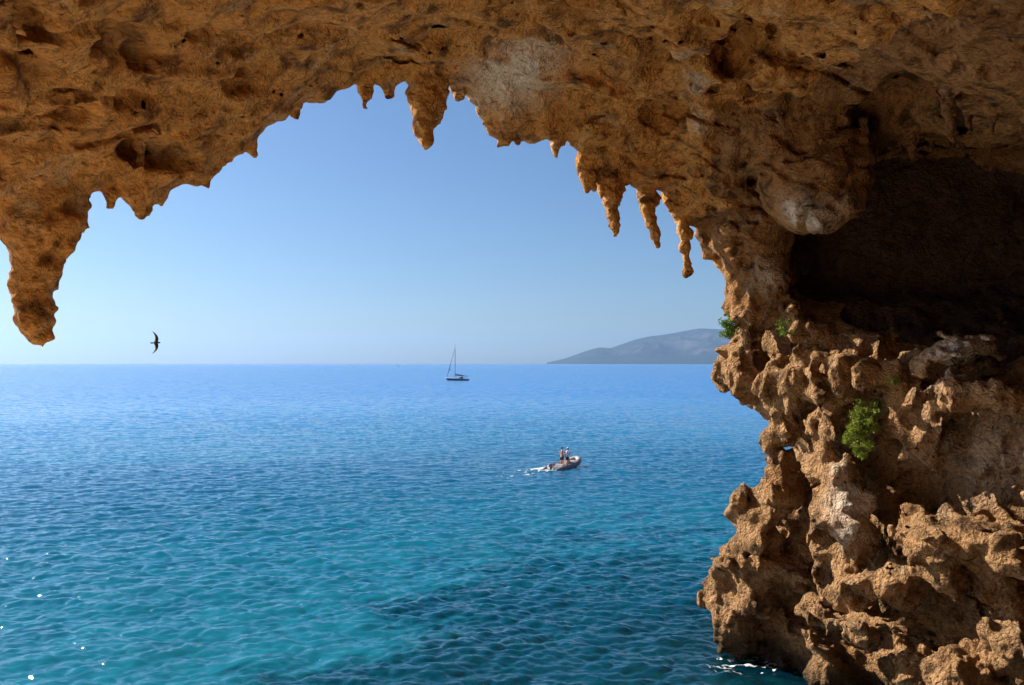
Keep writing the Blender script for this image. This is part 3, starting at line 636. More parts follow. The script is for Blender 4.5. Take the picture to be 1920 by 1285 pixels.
# ---------------------------------------------------------------- far headland
ridge = np.array([(1028, 679.5), (1040, 677), (1062, 672), (1090, 662), (1110, 655), (1130, 650), (1150, 652), (1170, 645), (1200, 635), (1225, 629), (1270, 623), (1300, 617), (1320, 614), (1350, 616), (1400, 618), (1470, 616), (1560, 622), (1700, 634), (1900, 650)], float)
DH = 8600.0
u = np.linspace(0, 1, 260); v = np.linspace(-1, 1, 90)
hx = np.interp(u, [0, 1], [(1028 - CX) / F * DH, (1900 - CX) / F * DH])
hz = np.interp(hx, (ridge[:, 0] - CX) / F * DH, (HY - ridge[:, 1]) / F * DH + CAMZ)
U, W = np.meshgrid(np.arange(260), v, indexing='ij')
HX = hx[U]; wid = 500 + 900 * sstep(0, 120, hz)[U]
HYY = DH + W * wid + 300 * np.sin(HX / 900)
q = np.stack([HX.ravel(), HYY.ravel(), HX.ravel() * 0], 1)
rid = (1 - np.abs(fbm(q / 420, 4))).reshape(HX.shape)
prof = np.clip(1 - np.abs(W) ** 1.5, 0, 1)
HZ = hz[U] * prof * (1 - (1 - np.clip(rid, 0, 1)) * 0.55 * np.clip(np.abs(W) * 2.5, 0, 1)) - 3 * (np.abs(W) > .97)
m, nt, out = new_mat('scrub_and_cliffs')
g = nd(nt, 'NewGeometry'); co = g.outputs['Position']
sx = nd(nt, 'SeparateXYZ', ins={0: g.outputs['True Normal']})
steep = ramp(nt, mathn(nt, 'ADD', sx.outputs[2], mathn(nt, 'MULTIPLY', mathn(nt, 'SUBTRACT', noise_n(nt, co, 0.006, 4), .5), 0.5)), [(0.72, 1.0), (0.86, 0.0)])
c = mixc(nt, steep, mixc(nt, noise_n(nt, co, 0.01, 4), (0.015, 0.025, 0.025), (0.03, 0.04, 0.04)), (0.085, 0.08, 0.085))
b = nd(nt, 'BsdfDiffuse', ins={'Color': c}); nt.links.new(b.outputs[0], out.inputs[0])
tag(link('headland', grid_mesh('headland', HX, HYY, HZ), m), kind='structure')
# ---------------------------------------------------------------- haze
m, nt, out = new_mat('sea_haze')
HAZE_D = 9.0e-5
pvn = nd(nt, 'VolumePrincipled', ins={'Color': (0.40, 0.64, 1.0, 1), 'Density': HAZE_D, 'Anisotropy': 0.4})
nt.links.new(pvn.outputs[0], out.inputs['Volume'])
bm = bmesh.new(); bmesh.ops.create_cube(bm, size=1); me = bpy.data.meshes.new('haze'); bm.to_mesh(me); bm.free()
hz_o = link('haze', me, m); hz_o.scale = (27000, 27000, 440); hz_o.location = (0, 0, 440 / 2 - 18)
tag(hz_o, kind='stuff')
print('setting', round(time.time() - T0, 1))

# ---------------------------------------------------------------- small mesh builders
class MB:
    def __init__(s): s.v = []; s.f = []
    def add(s, v, f):
        o = len(s.v); s.v += [tuple(map(float, a)) for a in v]; s.f += [tuple(i + o for i in a) for a in f]; return s
    def tube(s, pts, rad, seg=8, cap=True, sq=1.0):
        pts = [Vector(p) for p in pts]; rad = [rad] * len(pts) if not hasattr(rad, '__len__') else rad
        v = []; f = []; up = None
        for i, p in enumerate(pts):
            t = (pts[min(i + 1, len(pts) - 1)] - pts[max(i - 1, 0)]).normalized()
            if up is None: up = Vector((0, 0, 1)) if abs(t.z) < .9 else Vector((1, 0, 0))
            a = t.cross(up).normalized(); b = a.cross(t).normalized(); up = b
            for k in range(seg):
                w = 2 * math.pi * k / seg; v.append(p + (a * math.cos(w) + b * math.sin(w) * sq) * rad[i])
        for i in range(len(pts) - 1):
            for k in range(seg):
                f.append((i * seg + k, i * seg + (k + 1) % seg, (i + 1) * seg + (k + 1) % seg, (i + 1) * seg + k))
        if cap: f.append(tuple(range(seg))[::-1]); f.append(tuple((len(pts) - 1) * seg + k for k in range(seg)))
        return s.add(v, f)
    def box(s, c, h, taper=1.0, top_shift=(0, 0)):
        v = [(c[0] + x * h[0] * (taper if z > 0 else 1) + (top_shift[0] if z > 0 else 0), c[1] + y * h[1] * (taper if z > 0 else 1) + (top_shift[1] if z > 0 else 0), c[2] + z * h[2]) for x in (-1, 1) for y in (-1, 1) for z in (-1, 1)]
        return s.add(v, [(0, 1, 3, 2), (4, 6, 7, 5), (0, 4, 5, 1), (2, 3, 7, 6), (0, 2, 6, 4), (1, 5, 7, 3)])
    def loft(s, secs, closed=False, caps=False):
        n = len(secs[0]); v = [p for q in secs for p in q]; f = []
        for i in range(len(secs) - 1):
            for k in range(n if closed else n - 1):
                f.append((i * n + k, i * n + (k + 1) % n, (i + 1) * n + (k + 1) % n, (i + 1) * n + k))
        if caps: f.append(tuple(range(n))[::-1]); f.append(tuple((len(secs) - 1) * n + k for k in range(n)))
        return s.add(v, f)
    def ball(s, c, r, seg=10, rings=7):
        r = (r, r, r) if not hasattr(r, '__len__') else r
        secs = []
        for i in range(rings + 1):
            a = math.pi * (0.02 + 0.96 * i / rings)
            secs.append([(c[0] + r[0] * math.sin(a) * math.cos(2 * math.pi * k / seg), c[1] + r[1] * math.sin(a) * math.sin(2 * math.pi * k / seg), c[2] + r[2] * math.cos(a)) for k in range(seg)])
        return s.loft(secs, True, True)
    def build(s, name, mat, parent=None, smooth=True, bevel=0.0):
        me = bpy.data.meshes.new(name); me.from_pydata(s.v, [], s.f)
        bm = bmesh.new(); bm.from_mesh(me); bmesh.ops.recalc_face_normals(bm, faces=bm.faces[:])
        if bevel: bmesh.ops.bevel(bm, geom=[e for e in bm.edges if e.calc_face_angle(0) > 0.6], offset=bevel, segments=2, affect='EDGES', clamp_overlap=True)
        bm.to_mesh(me); bm.free()
        if smooth:
            for p in me.polygons: p.use_smooth = True
        return link(name, me, mat, parent)
def wz(x, y): return float(waves(np.array([x]), np.array([y]))[0, 2]) * float(sstep(230, 120, np.array([math.hypot(x, y)]))[0])

# ---------------------------------------------------------------- materials of small things
M_NAVY = simple_mat('navy_gelcoat', (0.012, 0.028, 0.085), 0.25); M_WHITE = simple_mat('white_gelcoat', (0.72, 0.72, 0.70), 0.35)
M_ALU = simple_mat('mast_aluminium', (0.16, 0.17, 0.20), 0.6, 0.3); M_CANVAS = simple_mat('navy_canvas', (0.010, 0.016, 0.05), 0.85)
M_TEAK = simple_mat('teak_wood', (0.36, 0.20, 0.10), 0.6); M_GLASSY = simple_mat('dark_window', (0.015, 0.02, 0.03), 0.08)
M_BLACK = simple_mat('black_rubber', (0.012, 0.012, 0.014), 0.5); M_STEEL = simple_mat('steel_wire', (0.35, 0.36, 0.38), 0.35, 0.8)
M_TUBE = simple_mat('grey_hypalon', (0.17, 0.125, 0.14), 0.5); M_TUBEL = simple_mat('pale_hypalon', (0.34, 0.31, 0.30), 0.5)
M_SKIN = simple_mat('tanned_skin', (0.45, 0.20, 0.11), 0.55); M_SKIN2 = simple_mat('fair_skin', (0.58, 0.33, 0.24), 0.55)
M_HAIR = simple_mat('dark_hair', (0.012, 0.009, 0.008), 0.6); M_SHORTS = simple_mat('navy_cloth', (0.012, 0.014, 0.035), 0.9)
M_SHIRT = simple_mat('pale_pink_cloth', (0.62, 0.50, 0.53), 0.9); M_CAP = simple_mat('cream_cloth', (0.70, 0.66, 0.58), 0.9)
M_OAR = simple_mat('varnished_wood', (0.42, 0.27, 0.13), 0.5)
M_FOAM = simple_mat('sea_foam', (0.62, 0.66, 0.67), 0.8, spec=0.2, scale=3.0)
M_FEATHER = simple_mat('dark_feathers', (0.016, 0.013, 0.012), 0.8)

# ---------------------------------------------------------------- sailing yacht at anchor
def yacht():
    L = 12.6
    root = empty('sailing_yacht', (-29.3, 430.0, 0.0), R(-14))
    tag(root, 'navy sailing yacht at anchor with bare mast and furled sails', 'yacht')
    def beam(t): return 1.95 * (math.sin(math.pi * min(1, (0.06 + t * 0.80))) ** 0.62) * (1 - 0.0 * t)
    secs = []; sheer = []
    for i in range(19):
        t = i / 18; x = -L / 2 + L * t; b = max(.03, beam(t)) if i else .04; zs = 1.35 - 0.40 * t + 0.25 * (1 - t) ** 2; rk = (1 - t) ** 3
        sec = []
        for k in range(11):
            a = k / 10 * 2 - 1; w = math.copysign(abs(a) ** 0.7, a); zz = zs - (zs + 0.45) * (1 - abs(a) ** 2.6)
            sec.append((x - 0.9 * rk * max(0, zz) / zs + 0.35 * rk, b * w, zz))
        secs.append(sec); sheer.append((x, b, zs))
    MB().loft(secs).add(secs[-1], [tuple(range(11))]).build('hull', M_NAVY, root)
    d = MB(); d.loft([[(q[0][0], q[0][1] * .97, q[0][2] - .03), (q[5][0] * 0 + q[0][0], 0, q[0][2] + .05), (q[-1][0], q[-1][1] * .97, q[-1][2] - .03)] for q in secs]); deck = d.build('deck', M_WHITE, root)
    s = MB()
    for k in (0, 10): s.tube([(q[k][0], q[k][1] * 1.01, q[k][2] - .10) for q in secs], .06, 5)
    s.build('rubbing_strake', M_WHITE, root)
    c = MB(); c.loft([[(x, -w, z0), (x, -w * .86, z0 + h), (x, 0, z0 + h * 1.12), (x, w * .86, z0 + h), (x, w, z0)] for x, w, z0, h in ((-3.2, .5, 1.2, .05), (-2.4, .8, 1.15, .40), (-.5, 1.05, 1.05, .52), (1.6, 1.15, .98, .55), (2.2, 1.1, .95, .5))], False, True)
    cab = c.build('cabin', M_WHITE, root, False)
    for sy in (-1, 1):
        for x in (-1.4, -.2, 1.0): MB().box((x, sy * (1.0), 1.34), (.42, .05, .10)).build('window', M_GLASSY, cab)
    mast = MB().tube([(-1.35, 0, 1.1), (-1.35, 0, 10), (-1.35, 0, 19.2)], [.17, .15, .10], 10).build('mast', M_ALU, root)
    for z, w in ((7.2, 1.15), (13.2, .85)): MB().tube([(-1.3, -w, z - .05), (-1.35, 0, z), (-1.3, w, z - .05)], .05, 6).build('spreader', M_ALU, mast)
    MB().tube([(-1.35, 0, 19.2), (-1.35, 0, 19.9)], .03, 5).build('masthead_aerial', M_BLACK, mast)
    bo = MB().tube([(-1.2, 0, 2.75), (3.6, 0, 2.45)], .10, 8).build('boom', M_ALU, root)
    MB().tube([(-1.38, 0, 3.6), (-1.15, 0, 3.15), (-.2, 0, 3.05), (1.2, 0, 2.88), (2.6, 0, 2.74), (3.5, 0, 2.62)], [.10, .30, .36, .33, .26, .12], 10).build('sail_cover', M_CANVAS, bo)
    MB().tube([(-6.0, 0, 1.75), (-4.6, 0, 6.2), (-1.5, 0, 17.2)], [.10, .17, .05], 8).build('furled_jib', M_CANVAS, root)
    MB().ball((-4.3, -.1, 5.9), .38).build('anchor_ball', M_BLACK, root)
    w = MB()
    for a, b in (((6.1, 0, 1.1), (-1.35, 0, 19.1)), ((-1.2, 1.75, 1.1), (-1.3, 1.15, 7.2)), ((-1.3, 1.15, 7.2), (-1.35, .85, 13.2)), ((-1.3, .85, 13.2), (-1.35, 0, 19)), ((-1.2, -1.75, 1.1), (-1.3, -1.15, 7.2)), ((-1.3, -1.15, 7.2), (-1.35, -.85, 13.2)), ((-1.3, -.85, 13.2), (-1.35, 0, 19))): w.tube([a, b], .022, 5)
    w.build('standing_rigging', M_STEEL, root)
    for sy in (-1, 1):
        g = MB()
        for i in range(2, 18, 2): x, b, z = sheer[i]; g.tube([(x, sy * b * .95, z), (x, sy * b * .95, z + .65)], .02, 5)
        g.tube([(x, sy * max(b, .1) * .95, z + .65) for x, b, z in sheer[1:18]], .018, 5); g.build('guard_rail', M_STEEL, root)
    sp = MB(); sp.loft([[(x, 1.15 * math.cos(a), .95 + h * math.sin(a)) for a in np.linspace(0, math.pi, 9)] for x, h in ((1.5, .75), (1.9, 1.15), (2.9, 1.2))]); sp.build('spray_hood', M_CANVAS, root)
    bi = MB(); bi.loft([[(x, 1.3 * math.cos(a), 2.35 + .25 * math.sin(a)) for a in np.linspace(0, math.pi, 9)] for x in (3.7, 4.7, 5.6)]); bim = bi.build('bimini', M_CANVAS, root)
    for sy in (-1, 1):
        for x in (3.8, 5.5): MB().tube([(4.6, sy * 1.4, 1.0), (x, sy * 1.3, 2.38)], .025, 5).build('bimini_pole', M_STEEL, bim)
    MB().box((1.0, -1.25, 1.35), (.9, .2, .22), .8).build('rolled_dinghy', M_TEAK, root)
    MB().tube([(4.4, -.35, 1.3), (4.4, 0, 1.65), (4.4, .35, 1.3), (4.4, 0, .95), (4.4, -.35, 1.3)], .03, 5).build('steering_wheel', M_STEEL, root)
yacht()

# ---------------------------------------------------------------- motor boats near the horizon
def motor_boat(px, py, L, label, rz, cabmat):
    d = CAMZ * F / (py - HY)
    root = empty('motor_boat', ((px - CX) / F * d, d, 0), rz); tag(root, label, 'motorboat', 'motorboats near the horizon')
    secs = []
    for i in range(9):
        t = i / 8; x = -L / 2 + L * t; b = L * .16 * (1 - max(0, (t - .45) / .55) ** 2.2) + .02; z = L * (.10 + .05 * t * t)
        secs.append([(x + L * .06 * t * (k in (0, 4)), b * w, zz) for k, (w, zz) in enumerate(((-1, z), (-.75, 0), (0, -.3), (.75, 0), (1, z)))])
    MB().loft(secs).add(secs[0], [(0, 1, 2, 3, 4)]).build('hull', M_WHITE, root, False)
    MB().loft([[q[0], (q[0][0], 0, q[0][2] + .05), q[4]] for q in secs]).build('deck', M_WHITE, root, False)
    cab = MB().box((-.02 * L, 0, L * .17), (L * .18, L * .10, L * .07), .8, (-L * .02, 0)).build('cabin', cabmat, root, False)
    MB().box((L * .165, 0, L * .19), (L * .012, L * .075, L * .03)).build('windscreen', M_GLASSY, cab, False)
    MB().box((-.10 * L, 0, L * .26), (L * .12, L * .09, L * .012)).build('hardtop', M_WHITE, root, False)
motor_boat(747, 687.0, 11.0, 'white motorboat near the horizon, the brighter one left of the yacht', R(200), M_WHITE)
motor_boat(658, 687.8, 7.0, 'small faint motorboat near the horizon, farther left of the yacht', R(160), M_NAVY)

# ---------------------------------------------------------------- inflatable boat
BX, BY = P(1059, 0, 72.0)[0], 72.0
BROT = R(49)
def inflatable():
    root = empty('inflatable_boat', (BX, BY, wz(BX, BY) + 0.02), BROT); root.rotation_euler = (0, R(-5), BROT); root.scale = (.92, .92, .92)
    tag(root, 'grey inflatable motor dinghy carrying two people across the bay', 'dinghy')
    L, B, r = 4.4, .78, .25
    path = [(-L / 2 - .25, B, .20), (-1.4, B, .20), (0, B, .22), (.9, B * .97, .27), (1.5, B * .78, .38), (1.9, B * .42, .50), (2.05, 0, .56), (1.9, -B * .42, .50), (1.5, -B * .78, .38), (.9, -B * .97, .27), (0, -B, .22), (-1.4, -B, .20), (-L / 2 - .25, -B, .20)]
    fine = []
    for i in range(len(path) - 1):
        a, b = Vector(path[i]), Vector(path[i + 1]); p0 = Vector(path[max(i - 1, 0)]); p3 = Vector(path[min(i + 2, len(path) - 1)])
        for k in range(4):
            t = k / 4; fine.append(0.5 * ((2 * a) + (b - p0) * t + (2 * p0 - 5 * a + 4 * b - p3) * t * t + (3 * a - p0 - 3 * b + p3) * t ** 3))
    fine.append(Vector(path[-1]))
    rad = [r] * len(fine)
    for k in range(4): rad[k] = rad[-1 - k] = [.05, .14, .20, .235][k]
    n = len(fine); a, b = int(n * .36), int(n * .64)
    MB().tube(fine[:a + 1], rad[:a + 1], 14).build('side_tube', M_TUBE, root)
    MB().tube(fine[b:], rad[b:], 14).build('side_tube', M_TUBE, root)
    MB().tube(fine[a:b + 1], rad[a:b + 1], 14).build('bow_tube', M_TUBEL, root)
    s = MB(); s.tube([p + Vector((0, 0, 0)) + Vector((0, 1 if p.y > 0 else -1, 0)) * .25 * (abs(p.y) > .3) + Vector((.25, 0, 0)) * (abs(p.y) <= .3) for p in fine[3:-3]], .03, 6); s.build('rub_strake', M_BLACK, root)
    MB().loft([[(-2.0, -.62, .02), (-2.0, 0, -.16), (-2.0, .62, .02)], [(0, -.6, .05), (0, 0, -.2), (0, .6, .05)], [(1.2, -.4, .2), (1.2, 0, -.02), (1.2, .4, .2)], [(1.85, -.08, .42), (1.85, 0, .36), (1.85, .08, .42)]]).build('keel_hull', M_WHITE, root)
    MB().box((-.2, 0, .10), (1.75, .56, .02)).build('floor_board', M_TEAK, root, False)
    MB().box((-1.98, 0, .30), (.04, .56, .26)).build('transom', M_WHITE, root, False, .01)
    con = MB().box((.35, .0, .50), (.24, .28, .40), .8, (.05, 0)).build('console', M_TUBEL, root, False, .02)
    MB().tube([(.16, -.16, .85), (.13, 0, 1.0), (.16, .16, .85), (.19, 0, .72), (.16, -.16, .85)], .018, 6).build('steering_wheel', M_BLACK, con)
    MB().box((-.75, 0, .32), (.22, .5, .16), .95).build('seat_box', M_TUBEL, root, False, .03)
    MB().box((1.25, 0, .42), (.28, .42, .05)).build('bow_locker', M_TUBEL, root, False, .02)
    mo = empty('outboard_motor', (0, 0, 0)); mo.parent = root
    mo2 = MB().loft([[(x + dx, y, z) for x, y in ((-.20, -.12), (.14, -.12), (.18, 0), (.14, .12), (-.20, .12), (-.24, 0))] for z, dx in ((.50, -2.2), (.60, -2.2), (.74, -2.22), (.80, -2.24))], True, True)
    bpy.data.objects.remove(mo)
    mot = mo2.build('outboard_motor', M_TUBE, root)
    MB().box((-2.18, 0, .12), (.10, .06, .45)).build('motor_leg', M_BLACK, mot, False)
    for i, yy in enumerate((B, -B)):
        h = MB(); h.tube([(-.9, yy, .44), (-.88, yy, .50), (-.6, yy, .50), (-.58, yy, .44)], .02, 6); h.build('grab_handle', M_BLACK, root)
    return root
boat = inflatable(); 
bpy.context.view_layer.update()

# ---------------------------------------------------------------- people: one skin-grown body each
def body_mesh(name, J, E, root_i=0, sub=1):
    me = bpy.data.meshes.new(name); me.from_pydata([p for p, r in J], E, [])
    o = bpy.data.objects.new(name, me); COL.objects.link(o)
    md = o.modifiers.new('skin', 'SKIN'); md.use_smooth_shade = True; md.branch_smoothing = 0.6
    for i, (p, r) in enumerate(J):
        sv = me.skin_vertices[0].data[i]; sv.radius = r if hasattr(r, '__len__') else (r, r); sv.use_root = (i == root_i)
    if sub: o.modifiers.new('sub', 'SUBSURF').levels = sub
    dg = bpy.context.evaluated_depsgraph_get(); m2 = bpy.data.meshes.new_from_object(o.evaluated_get(dg))
    bpy.data.objects.remove(o); bpy.data.meshes.remove(me); m2.name = name
    for p in m2.polygons: p.use_smooth = True
    return m2
def person(loc, rz, lean, arms, skin, label, shirt=None, cap=None, H=1.76):
    # local: +X forward, Z up, feet at 0
    k = H / 1.76
    def s(x, y, z): return (x * k + lean * max(0, z - .95), y * k, z * k)
    J = [(s(0, 0, .96), (.125, .155))]; E = []
    def add(p, r, par):
        J.append((p, r)); E.append((par, len(J) - 1)); return len(J) - 1
    a = add(s(0, 0, 1.12), (.105, .135), 0); b = add(s(.0, 0, 1.30), (.115, .165), a); c = add(s(-.01, 0, 1.43), (.085, .13), b)
    n1 = add(s(.0, 0, 1.52), .055, c); h0 = add(s(.02, 0, 1.60), (.075, .07), n1); h1 = add(s(.015, 0, 1.70), (.092, .078), h0); h2 = add(s(.01, 0, 1.765), (.05, .045), h1)
    add(s(.125, 0, 1.645), .013, h0)                                            # nose
    for sy in (-1, 1): add(s(.0, sy * .088, 1.655), .014, h0)                   # ears
    for sy, tgt in zip((-1, 1), arms):
        sh = add(s(-.01, sy * .19, 1.43), .058, c); el, wr = tgt
        e = add(s(el[0], sy * el[1], el[2]), .042, sh); w = add(s(wr[0], sy * wr[1], wr[2]), .028, e)
        d = (Vector((wr[0], sy * wr[1], wr[2])) - Vector((el[0], sy * el[1], el[2]))).normalized(); pa = Vector((wr[0], sy * wr[1], wr[2])) + d * .07
        pm = add(s(*pa), (.034, .018), w); side = Vector((d.y, -d.x, 0)).normalized() if abs(d.z) < .9 else Vector((1, 0, 0))
        for q, (off, ln) in enumerate(((-.028, .065), (-.010, .078), (.010, .074), (.027, .058))):
            f1 = add(s(*(pa + side * off + d * .05)), .0095, pm); add(s(*(pa + side * off + d * (.05 + ln * .8) + Vector((0, 0, -.02)))), .008, f1)
        add(s(*(pa + side * -.05 + d * .01)), .011, pm)                          # thumb from the side of the palm
    for sy in (-1, 1):
        hp = add(s(0, sy * .095, .90), .088, 0); kn = add(s(.03, sy * .12, .50), .056, hp); cf = add(s(.0, sy * .125, .32), .055, kn); an = add(s(-.01, sy * .13, .085), .036, cf)
        ft = add(s(.06, sy * .135, .04), .034, an); add(s(.17, sy * .145, .028), (.026, .04), ft)
    o = link('person', body_mesh('person', J, E), skin); o.location = loc; o.rotation_euler = (0, 0, rz)
    tag(o, label, 'person')
    # shorts
    JS = [(s(0, 0, 1.0), (.14, .17))]; ES = []
    for sy in (-1, 1): JS.append((s(0, sy * .10, .88), .112)); ES.append((0, len(JS) - 1)); JS.append((s(.02, sy * .115, .60), .098)); ES.append((len(JS) - 2, len(JS) - 1))
    link('shorts', body_mesh('shorts', JS, ES), M_SHORTS, o)
    if shirt:
        JT = [(s(0, 0, .98), (.145, .175)), (s(0, 0, 1.14), (.125, .155)), (s(0, 0, 1.31), (.13, .18)), (s(-.01, 0, 1.44), (.095, .14))]; ET = [(0, 1), (1, 2), (2, 3)]
        for sy, (el, wr) in zip((-1, 1), arms):
            JT.append((s(-.01, sy * .195, 1.43), .072)); ET.append((3, len(JT) - 1)); m_ = [(-.01 + el[0]) / 2, (.195 + el[1]) / 2, (1.43 + el[2]) / 2]; JT.append((s(m_[0], sy * m_[1], m_[2]), .066)); ET.append((len(JT) - 2, len(JT) - 1))
        link('shirt', body_mesh('shirt', JT, ET), shirt, o)
    hc = s(-.005, 0, 1.70)
    if cap:
        MB().ball((hc[0], hc[1], hc[2] + .03), (.105, .095, .085), 12, 8).build('cap', cap, o); MB().box((hc[0] + .13, 0, hc[2] + .03), (.07, .075, .008)).build('cap_brim', cap, o)
    MB().ball((hc[0] - .018, hc[1], hc[2] + (.012 if not cap else -.03)), (.104, .092, .105), 12, 8).build('hair', M_HAIR, o)
    return o
Mb = boat.matrix_world
p1 = Mb @ Vector((-.32, .12, .12)); p2 = Mb @ Vector((.0, -.30, .12))
person(p1, BROT + .1, .06, (((.16, .27, 1.16), (.34, .16, 1.04)), ((.10, .30, 1.14), (.30, .20, 1.02))), M_SKIN, 'bare-backed person in dark shorts standing at the dinghy console')
person(p2, BROT - .5, .10, (((.08, .29, 1.16), (.26, .22, 1.30)), ((.10, .27, 1.16), (.30, .12, 1.06))), M_SKIN2, 'person in pale shirt and light cap standing in the dinghy', M_SHIRT, M_CAP, 1.70)

# ---------------------------------------------------------------- foam
def foam(name, label, fn, x0, x1, y0, y1, st, lift=.015):
    xs = np.arange(x0, x1, st); ys = np.arange(y0, y1, st * 1.0); X, Y = np.meshgrid(xs, ys, indexing='ij'); xf, yf = X.ravel(), Y.ravel()
    w = waves(xf, yf); keep = fn(xf, yf).reshape(X.shape)
    i = np.arange(X.size).reshape(X.shape); k = keep[:-1, :-1] & keep[1:, :-1] & keep[1:, 1:] & keep[:-1, 1:]
    q = np.stack([i[:-1, :-1], i[1:, :-1], i[1:, 1:], i[:-1, 1:]], -1)[k]
    u, inv = np.unique(q, return_inverse=True)
    V = np.stack([xf + w[:, 0], yf + w[:, 1], w[:, 2] + lift + .02 * np.abs(vnoise(np.stack([xf, yf, xf * 0], 1) * 9))], 1)[u]
    o = link(name, np_mesh(name, V, inv.reshape(q.shape)), M_FOAM); tag(o, label, name.split('_')[-1], kind='stuff'); return o
ca, sa = math.cos(BROT), math.sin(BROT)
def wake(x, y):
    t = -((x - BX) * ca + (y - BY) * sa); n = (x - BX) * -sa + (y - BY) * ca - .45 - 0.004 * np.maximum(t, 0) ** 2
    q = np.stack([x, y, x * 0], 1); z = fbm(q * np.array([3.0, 3.0, 1]), 4)
    near = np.exp(-np.maximum(t - 1.5, 0) / 3.5) * (t > -.6); wd = 1.0 + .10 * np.maximum(t, 0)
    edge = np.exp(-((np.abs(n) - .9 - .05 * np.maximum(t, 0)) / .35) ** 2)
    return ((near * (np.abs(n) < wd) * (.95 + .3 * edge) + .05 * (t > 0) * np.exp(-t / 16) * (np.abs(n) < wd * .8) + .7 * z) > 0.72) & (t > -.6) & (t < 9) & (np.abs(n) < wd * 1.3)
foam('boat_foam', 'white churned wake foam behind the grey inflatable dinghy', wake, BX - 18, BX + 2.5, BY - 16, BY + 2, .07)
def wash(x, y):
    q = np.stack([x, y, x * 0], 1); z = np.abs(fbm(q * np.array([1.5, 2.0, 1]) + 3, 3)); c_ = P(1392, 0, 24.9)[0]
    r_ = np.hypot((x - c_) / 1.25, (y - 24.9) / .95) + .25 * vnoise(q * 1.3)
    return (z < .17 * (1.25 - r_)) & (r_ < 1)
foam('shore_foam', 'lacy white foam at the foot of the rock', wash, 4.8, 9.5, 23.2, 26.8, .022, .012)

# ---------------------------------------------------------------- bird
def bird():
    c = P(293, 643, 15.0); root = empty('flying_swift', (c[0], c[1], c[2] + CAMZ)); root.rotation_euler = (R(82), R(-2), R(6))
    tag(root, 'small dark swift in flight low over the open sea', 'bird')
    MB().tube([(.075, 0, .0), (.066, 0, .004), (.045, 0, .004), (.01, 0, .002), (-.04, 0, 0), (-.075, 0, 0)], [.004, .012, .016, .019, .013, .006], 10).build('body', M_FEATHER, root)
    for sy in (-1, 1):
        v = []; n = 12
        for i in range(n):
            t = i / (n - 1); y = sy * (.012 + .20 * t); le = .030 + .028 * math.sin(t * 2.2) - .105 * t ** 2.2; ch = .066 * (1 - t) ** .6 + .007; z = .035 * t * t
            v.append([(le, y, z + .002), (le - ch * .4, y, z + .006 * (1 - t) + .002), (le - ch, y, z), (le - ch * .4, y, z - .003)])
        MB().loft(v, True, True).build('wing', M_FEATHER, root)
    for sy in (-1, 1): MB().loft([[(-.06, sy * .002, .002), (-.06, sy * .012, .002), (-.06, sy * .012, -.002), (-.06, sy * .002, -.002)], [(-.10, sy * .004, .001), (-.115, sy * .018, .001), (-.115, sy * .018, -.001), (-.10, sy * .004, -.001)]], True, True).build('tail_feather', M_FEATHER, root)
bird()
print('boats', round(time.time() - T0, 1))

# ---------------------------------------------------------------- plants on the cliff
def leaf_mat(name, col, tip):
    m, nt, out = new_mat(name); co = nd(nt, 'TexCoord').outputs['Object']
    c = mixc(nt, ramp(nt, noise_n(nt, co, 9.0, 3), [(.35, 0.0), (.65, 1.0)]), col, tip)
    d = nd(nt, 'BsdfPrincipled', ins={'Base Color': c, 'Roughness': .6, 'Specular IOR Level': .25}); t = nd(nt, 'BsdfTranslucent', ins={'Color': c})
    mx = nd(nt, 'MixShader', ins={0: .3, 1: d.outputs[0], 2: t.outputs[0]}); nt.links.new(mx.outputs[0], out.inputs[0]); return m
M_LEAF = leaf_mat('shrub_leaves', (0.13, 0.18, 0.02), (0.28, 0.33, 0.045)); M_LEAF2 = leaf_mat('broad_leaves', (0.08, 0.15, 0.015), (0.19, 0.27, 0.03)); M_TWIG = simple_mat('grey_twigs', (0.20, 0.13, 0.08), .9)
rock_at = vert_photo
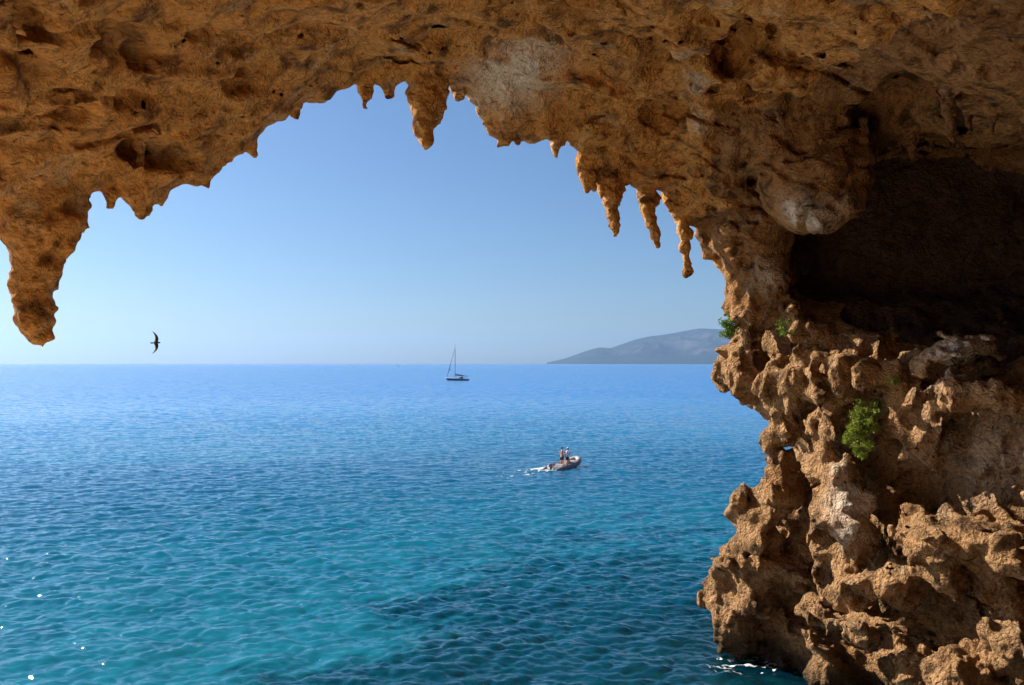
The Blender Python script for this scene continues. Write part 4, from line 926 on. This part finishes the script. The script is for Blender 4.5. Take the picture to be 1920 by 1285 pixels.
def shrub(name, label, blobs, anchor, leaf_l, leaf_w, n_leaf, mat, seed, tips=6):
    rnd = random.Random(seed); a0 = Vector(rock_at(*anchor))
    root = empty(name, a0); tag(root, label, 'shrub' if name == 'cliff_shrub' else 'plant')
    tw = MB(); lv = []; lf = []
    tot = sum(b[2] * b[3] for b in blobs)
    for (px, py, hw, hh, off) in blobs:
        dd = a0.y - off; c = Vector(P(px, py, dd)) + Vector((0, 0, CAMZ)) - a0
        r = Vector((hw / F * dd, hw / F * dd * .9, hh / F * dd))
        mid = c * .5 + Vector((rnd.uniform(-.05, .05), rnd.uniform(-.05, .05), -.04)); tw.tube([(0, 0.03, 0), mid, c], [.022, .015, .008], 6)
        clumps = []
        for t in range(max(tips, int(tips * hw * hh / 500))):
            u = Vector((rnd.gauss(0, 1), rnd.gauss(0, 1), rnd.gauss(0, 1))).normalized() * (0.45 + .75 * rnd.random())
            e = c + Vector((u.x * r.x, u.y * r.y, u.z * r.z)); clumps.append((e, u)); tw.tube([c, c.lerp(e, .5) + Vector((0, 0, -.02)), e], [.007, .005, .003], 4, False)
        for i in range(int(n_leaf * hw * hh / tot)):
            e, u = rnd.choice(clumps); sp = .36 * min(r.x, r.z) + .03
            p = e + Vector((rnd.gauss(0, sp * .5), rnd.gauss(0, sp * .5), rnd.gauss(0, sp * .5)))
            d = (u + Vector((rnd.gauss(0, .6), rnd.gauss(0, .6), rnd.gauss(.35, .5)))).normalized(); sd_ = d.cross(Vector((rnd.gauss(0, 1), rnd.gauss(0, 1), rnd.gauss(0, 1)))).normalized()
            l = leaf_l * rnd.uniform(.6, 1.25); w = leaf_w * rnd.uniform(.7, 1.2); nn = d.cross(sd_) * w * .25
            o = len(lv); lv += [p, p + d * l * .45 + sd_ * w + nn, p + d * l, p + d * l * .45 - sd_ * w + nn]; lf += [(o, o + 1, o + 2), (o, o + 2, o + 3)]
    tw.build('stem', M_TWIG, root)
    link('foliage', np_mesh('foliage', np.array([tuple(q) for q in lv]), np.array(lf), False), mat, root)
shrub('cliff_shrub', 'large feathery green shrub growing out of the middle of the cliff', [(1625, 768, 14, 16, 1.5), (1648, 758, 11, 11, 1.4), (1612, 795, 19, 17, 1.6), (1598, 818, 16, 17, 1.65), (1622, 820, 17, 19, 1.65), (1612, 845, 14, 12, 1.55), (1640, 790, 12, 14, 1.5)], (1632, 825), .065, .011, 9500, M_LEAF, 3, 7)
shrub('cliff_plant', 'bright green leafy plant on the cliff edge against sea and sky', [(1366, 612, 12, 16, .25), (1362, 622, 9, 9, .25), (1372, 600, 7, 9, .2)], (1378, 618), .085, .028, 900, M_LEAF2, 5, 10)
shrub('cliff_plant', 'small green plant beside a thin rock spike below the dark hollow', [(1470, 612, 9, 13, .5), (1474, 624, 7, 8, .45)], (1474, 620), .075, .02, 260, M_LEAF2, 6, 6)
shrub('cliff_plant', 'tiny yellow-green tuft on the knobbly rock above the large shrub', [(1676, 718, 8, 8, .12)], (1676, 722), .06, .008, 500, M_LEAF, 8, 6)

# ---------------------------------------------------------------- boulders at the waterline
def boulder(px, py, d, r, label, seed, rz=0.0):
    bm = bmesh.new(); bmesh.ops.create_icosphere(bm, subdivisions=6, radius=1.0)
    q = np.array([v.co[:] for v in bm.verts]); F_ = np.array([[v.index for v in f.verts] for f in bm.faces]); bm.free()
    r = np.array(r); base = q * r; s = base + seed * 7.7
    wp = s + .2 * np.stack([vnoise(s * 1.3), vnoise(s * 1.3 + 5), vnoise(s * 1.3 + 11)], 1)
    n = .30 * fbm(wp * 1.1, 3) + .22 * (.5 - worley(wp * 2.2)) + .11 * (.5 - worley(wp * 5.2)) + .04 * vnoise(wp * 9)
    base = base + q * n[:, None]
    c = P(px, py, d); o = link('boulder', np_mesh('boulder', base, F_), M_WALL); o.location = (c[0], c[1], c[2] + CAMZ); o.rotation_euler = (0, 0, rz)
    tag(o, label, 'boulder', 'knobbly boulders at the foot of the cliff')
boulder(1562, 1276, 22.6, (.62, .6, .62), 'rounded knobbly boulder nearest the foam at the cliff foot', 1)
boulder(1722, 1262, 20.6, (.42, .45, .75), 'narrow upright boulder between the two larger ones at the cliff foot', 2)
boulder(1830, 1270, 18.6, (.75, .6, .62), 'broad sunlit boulder in the lower right corner', 3)
print('all', round(time.time() - T0, 1))
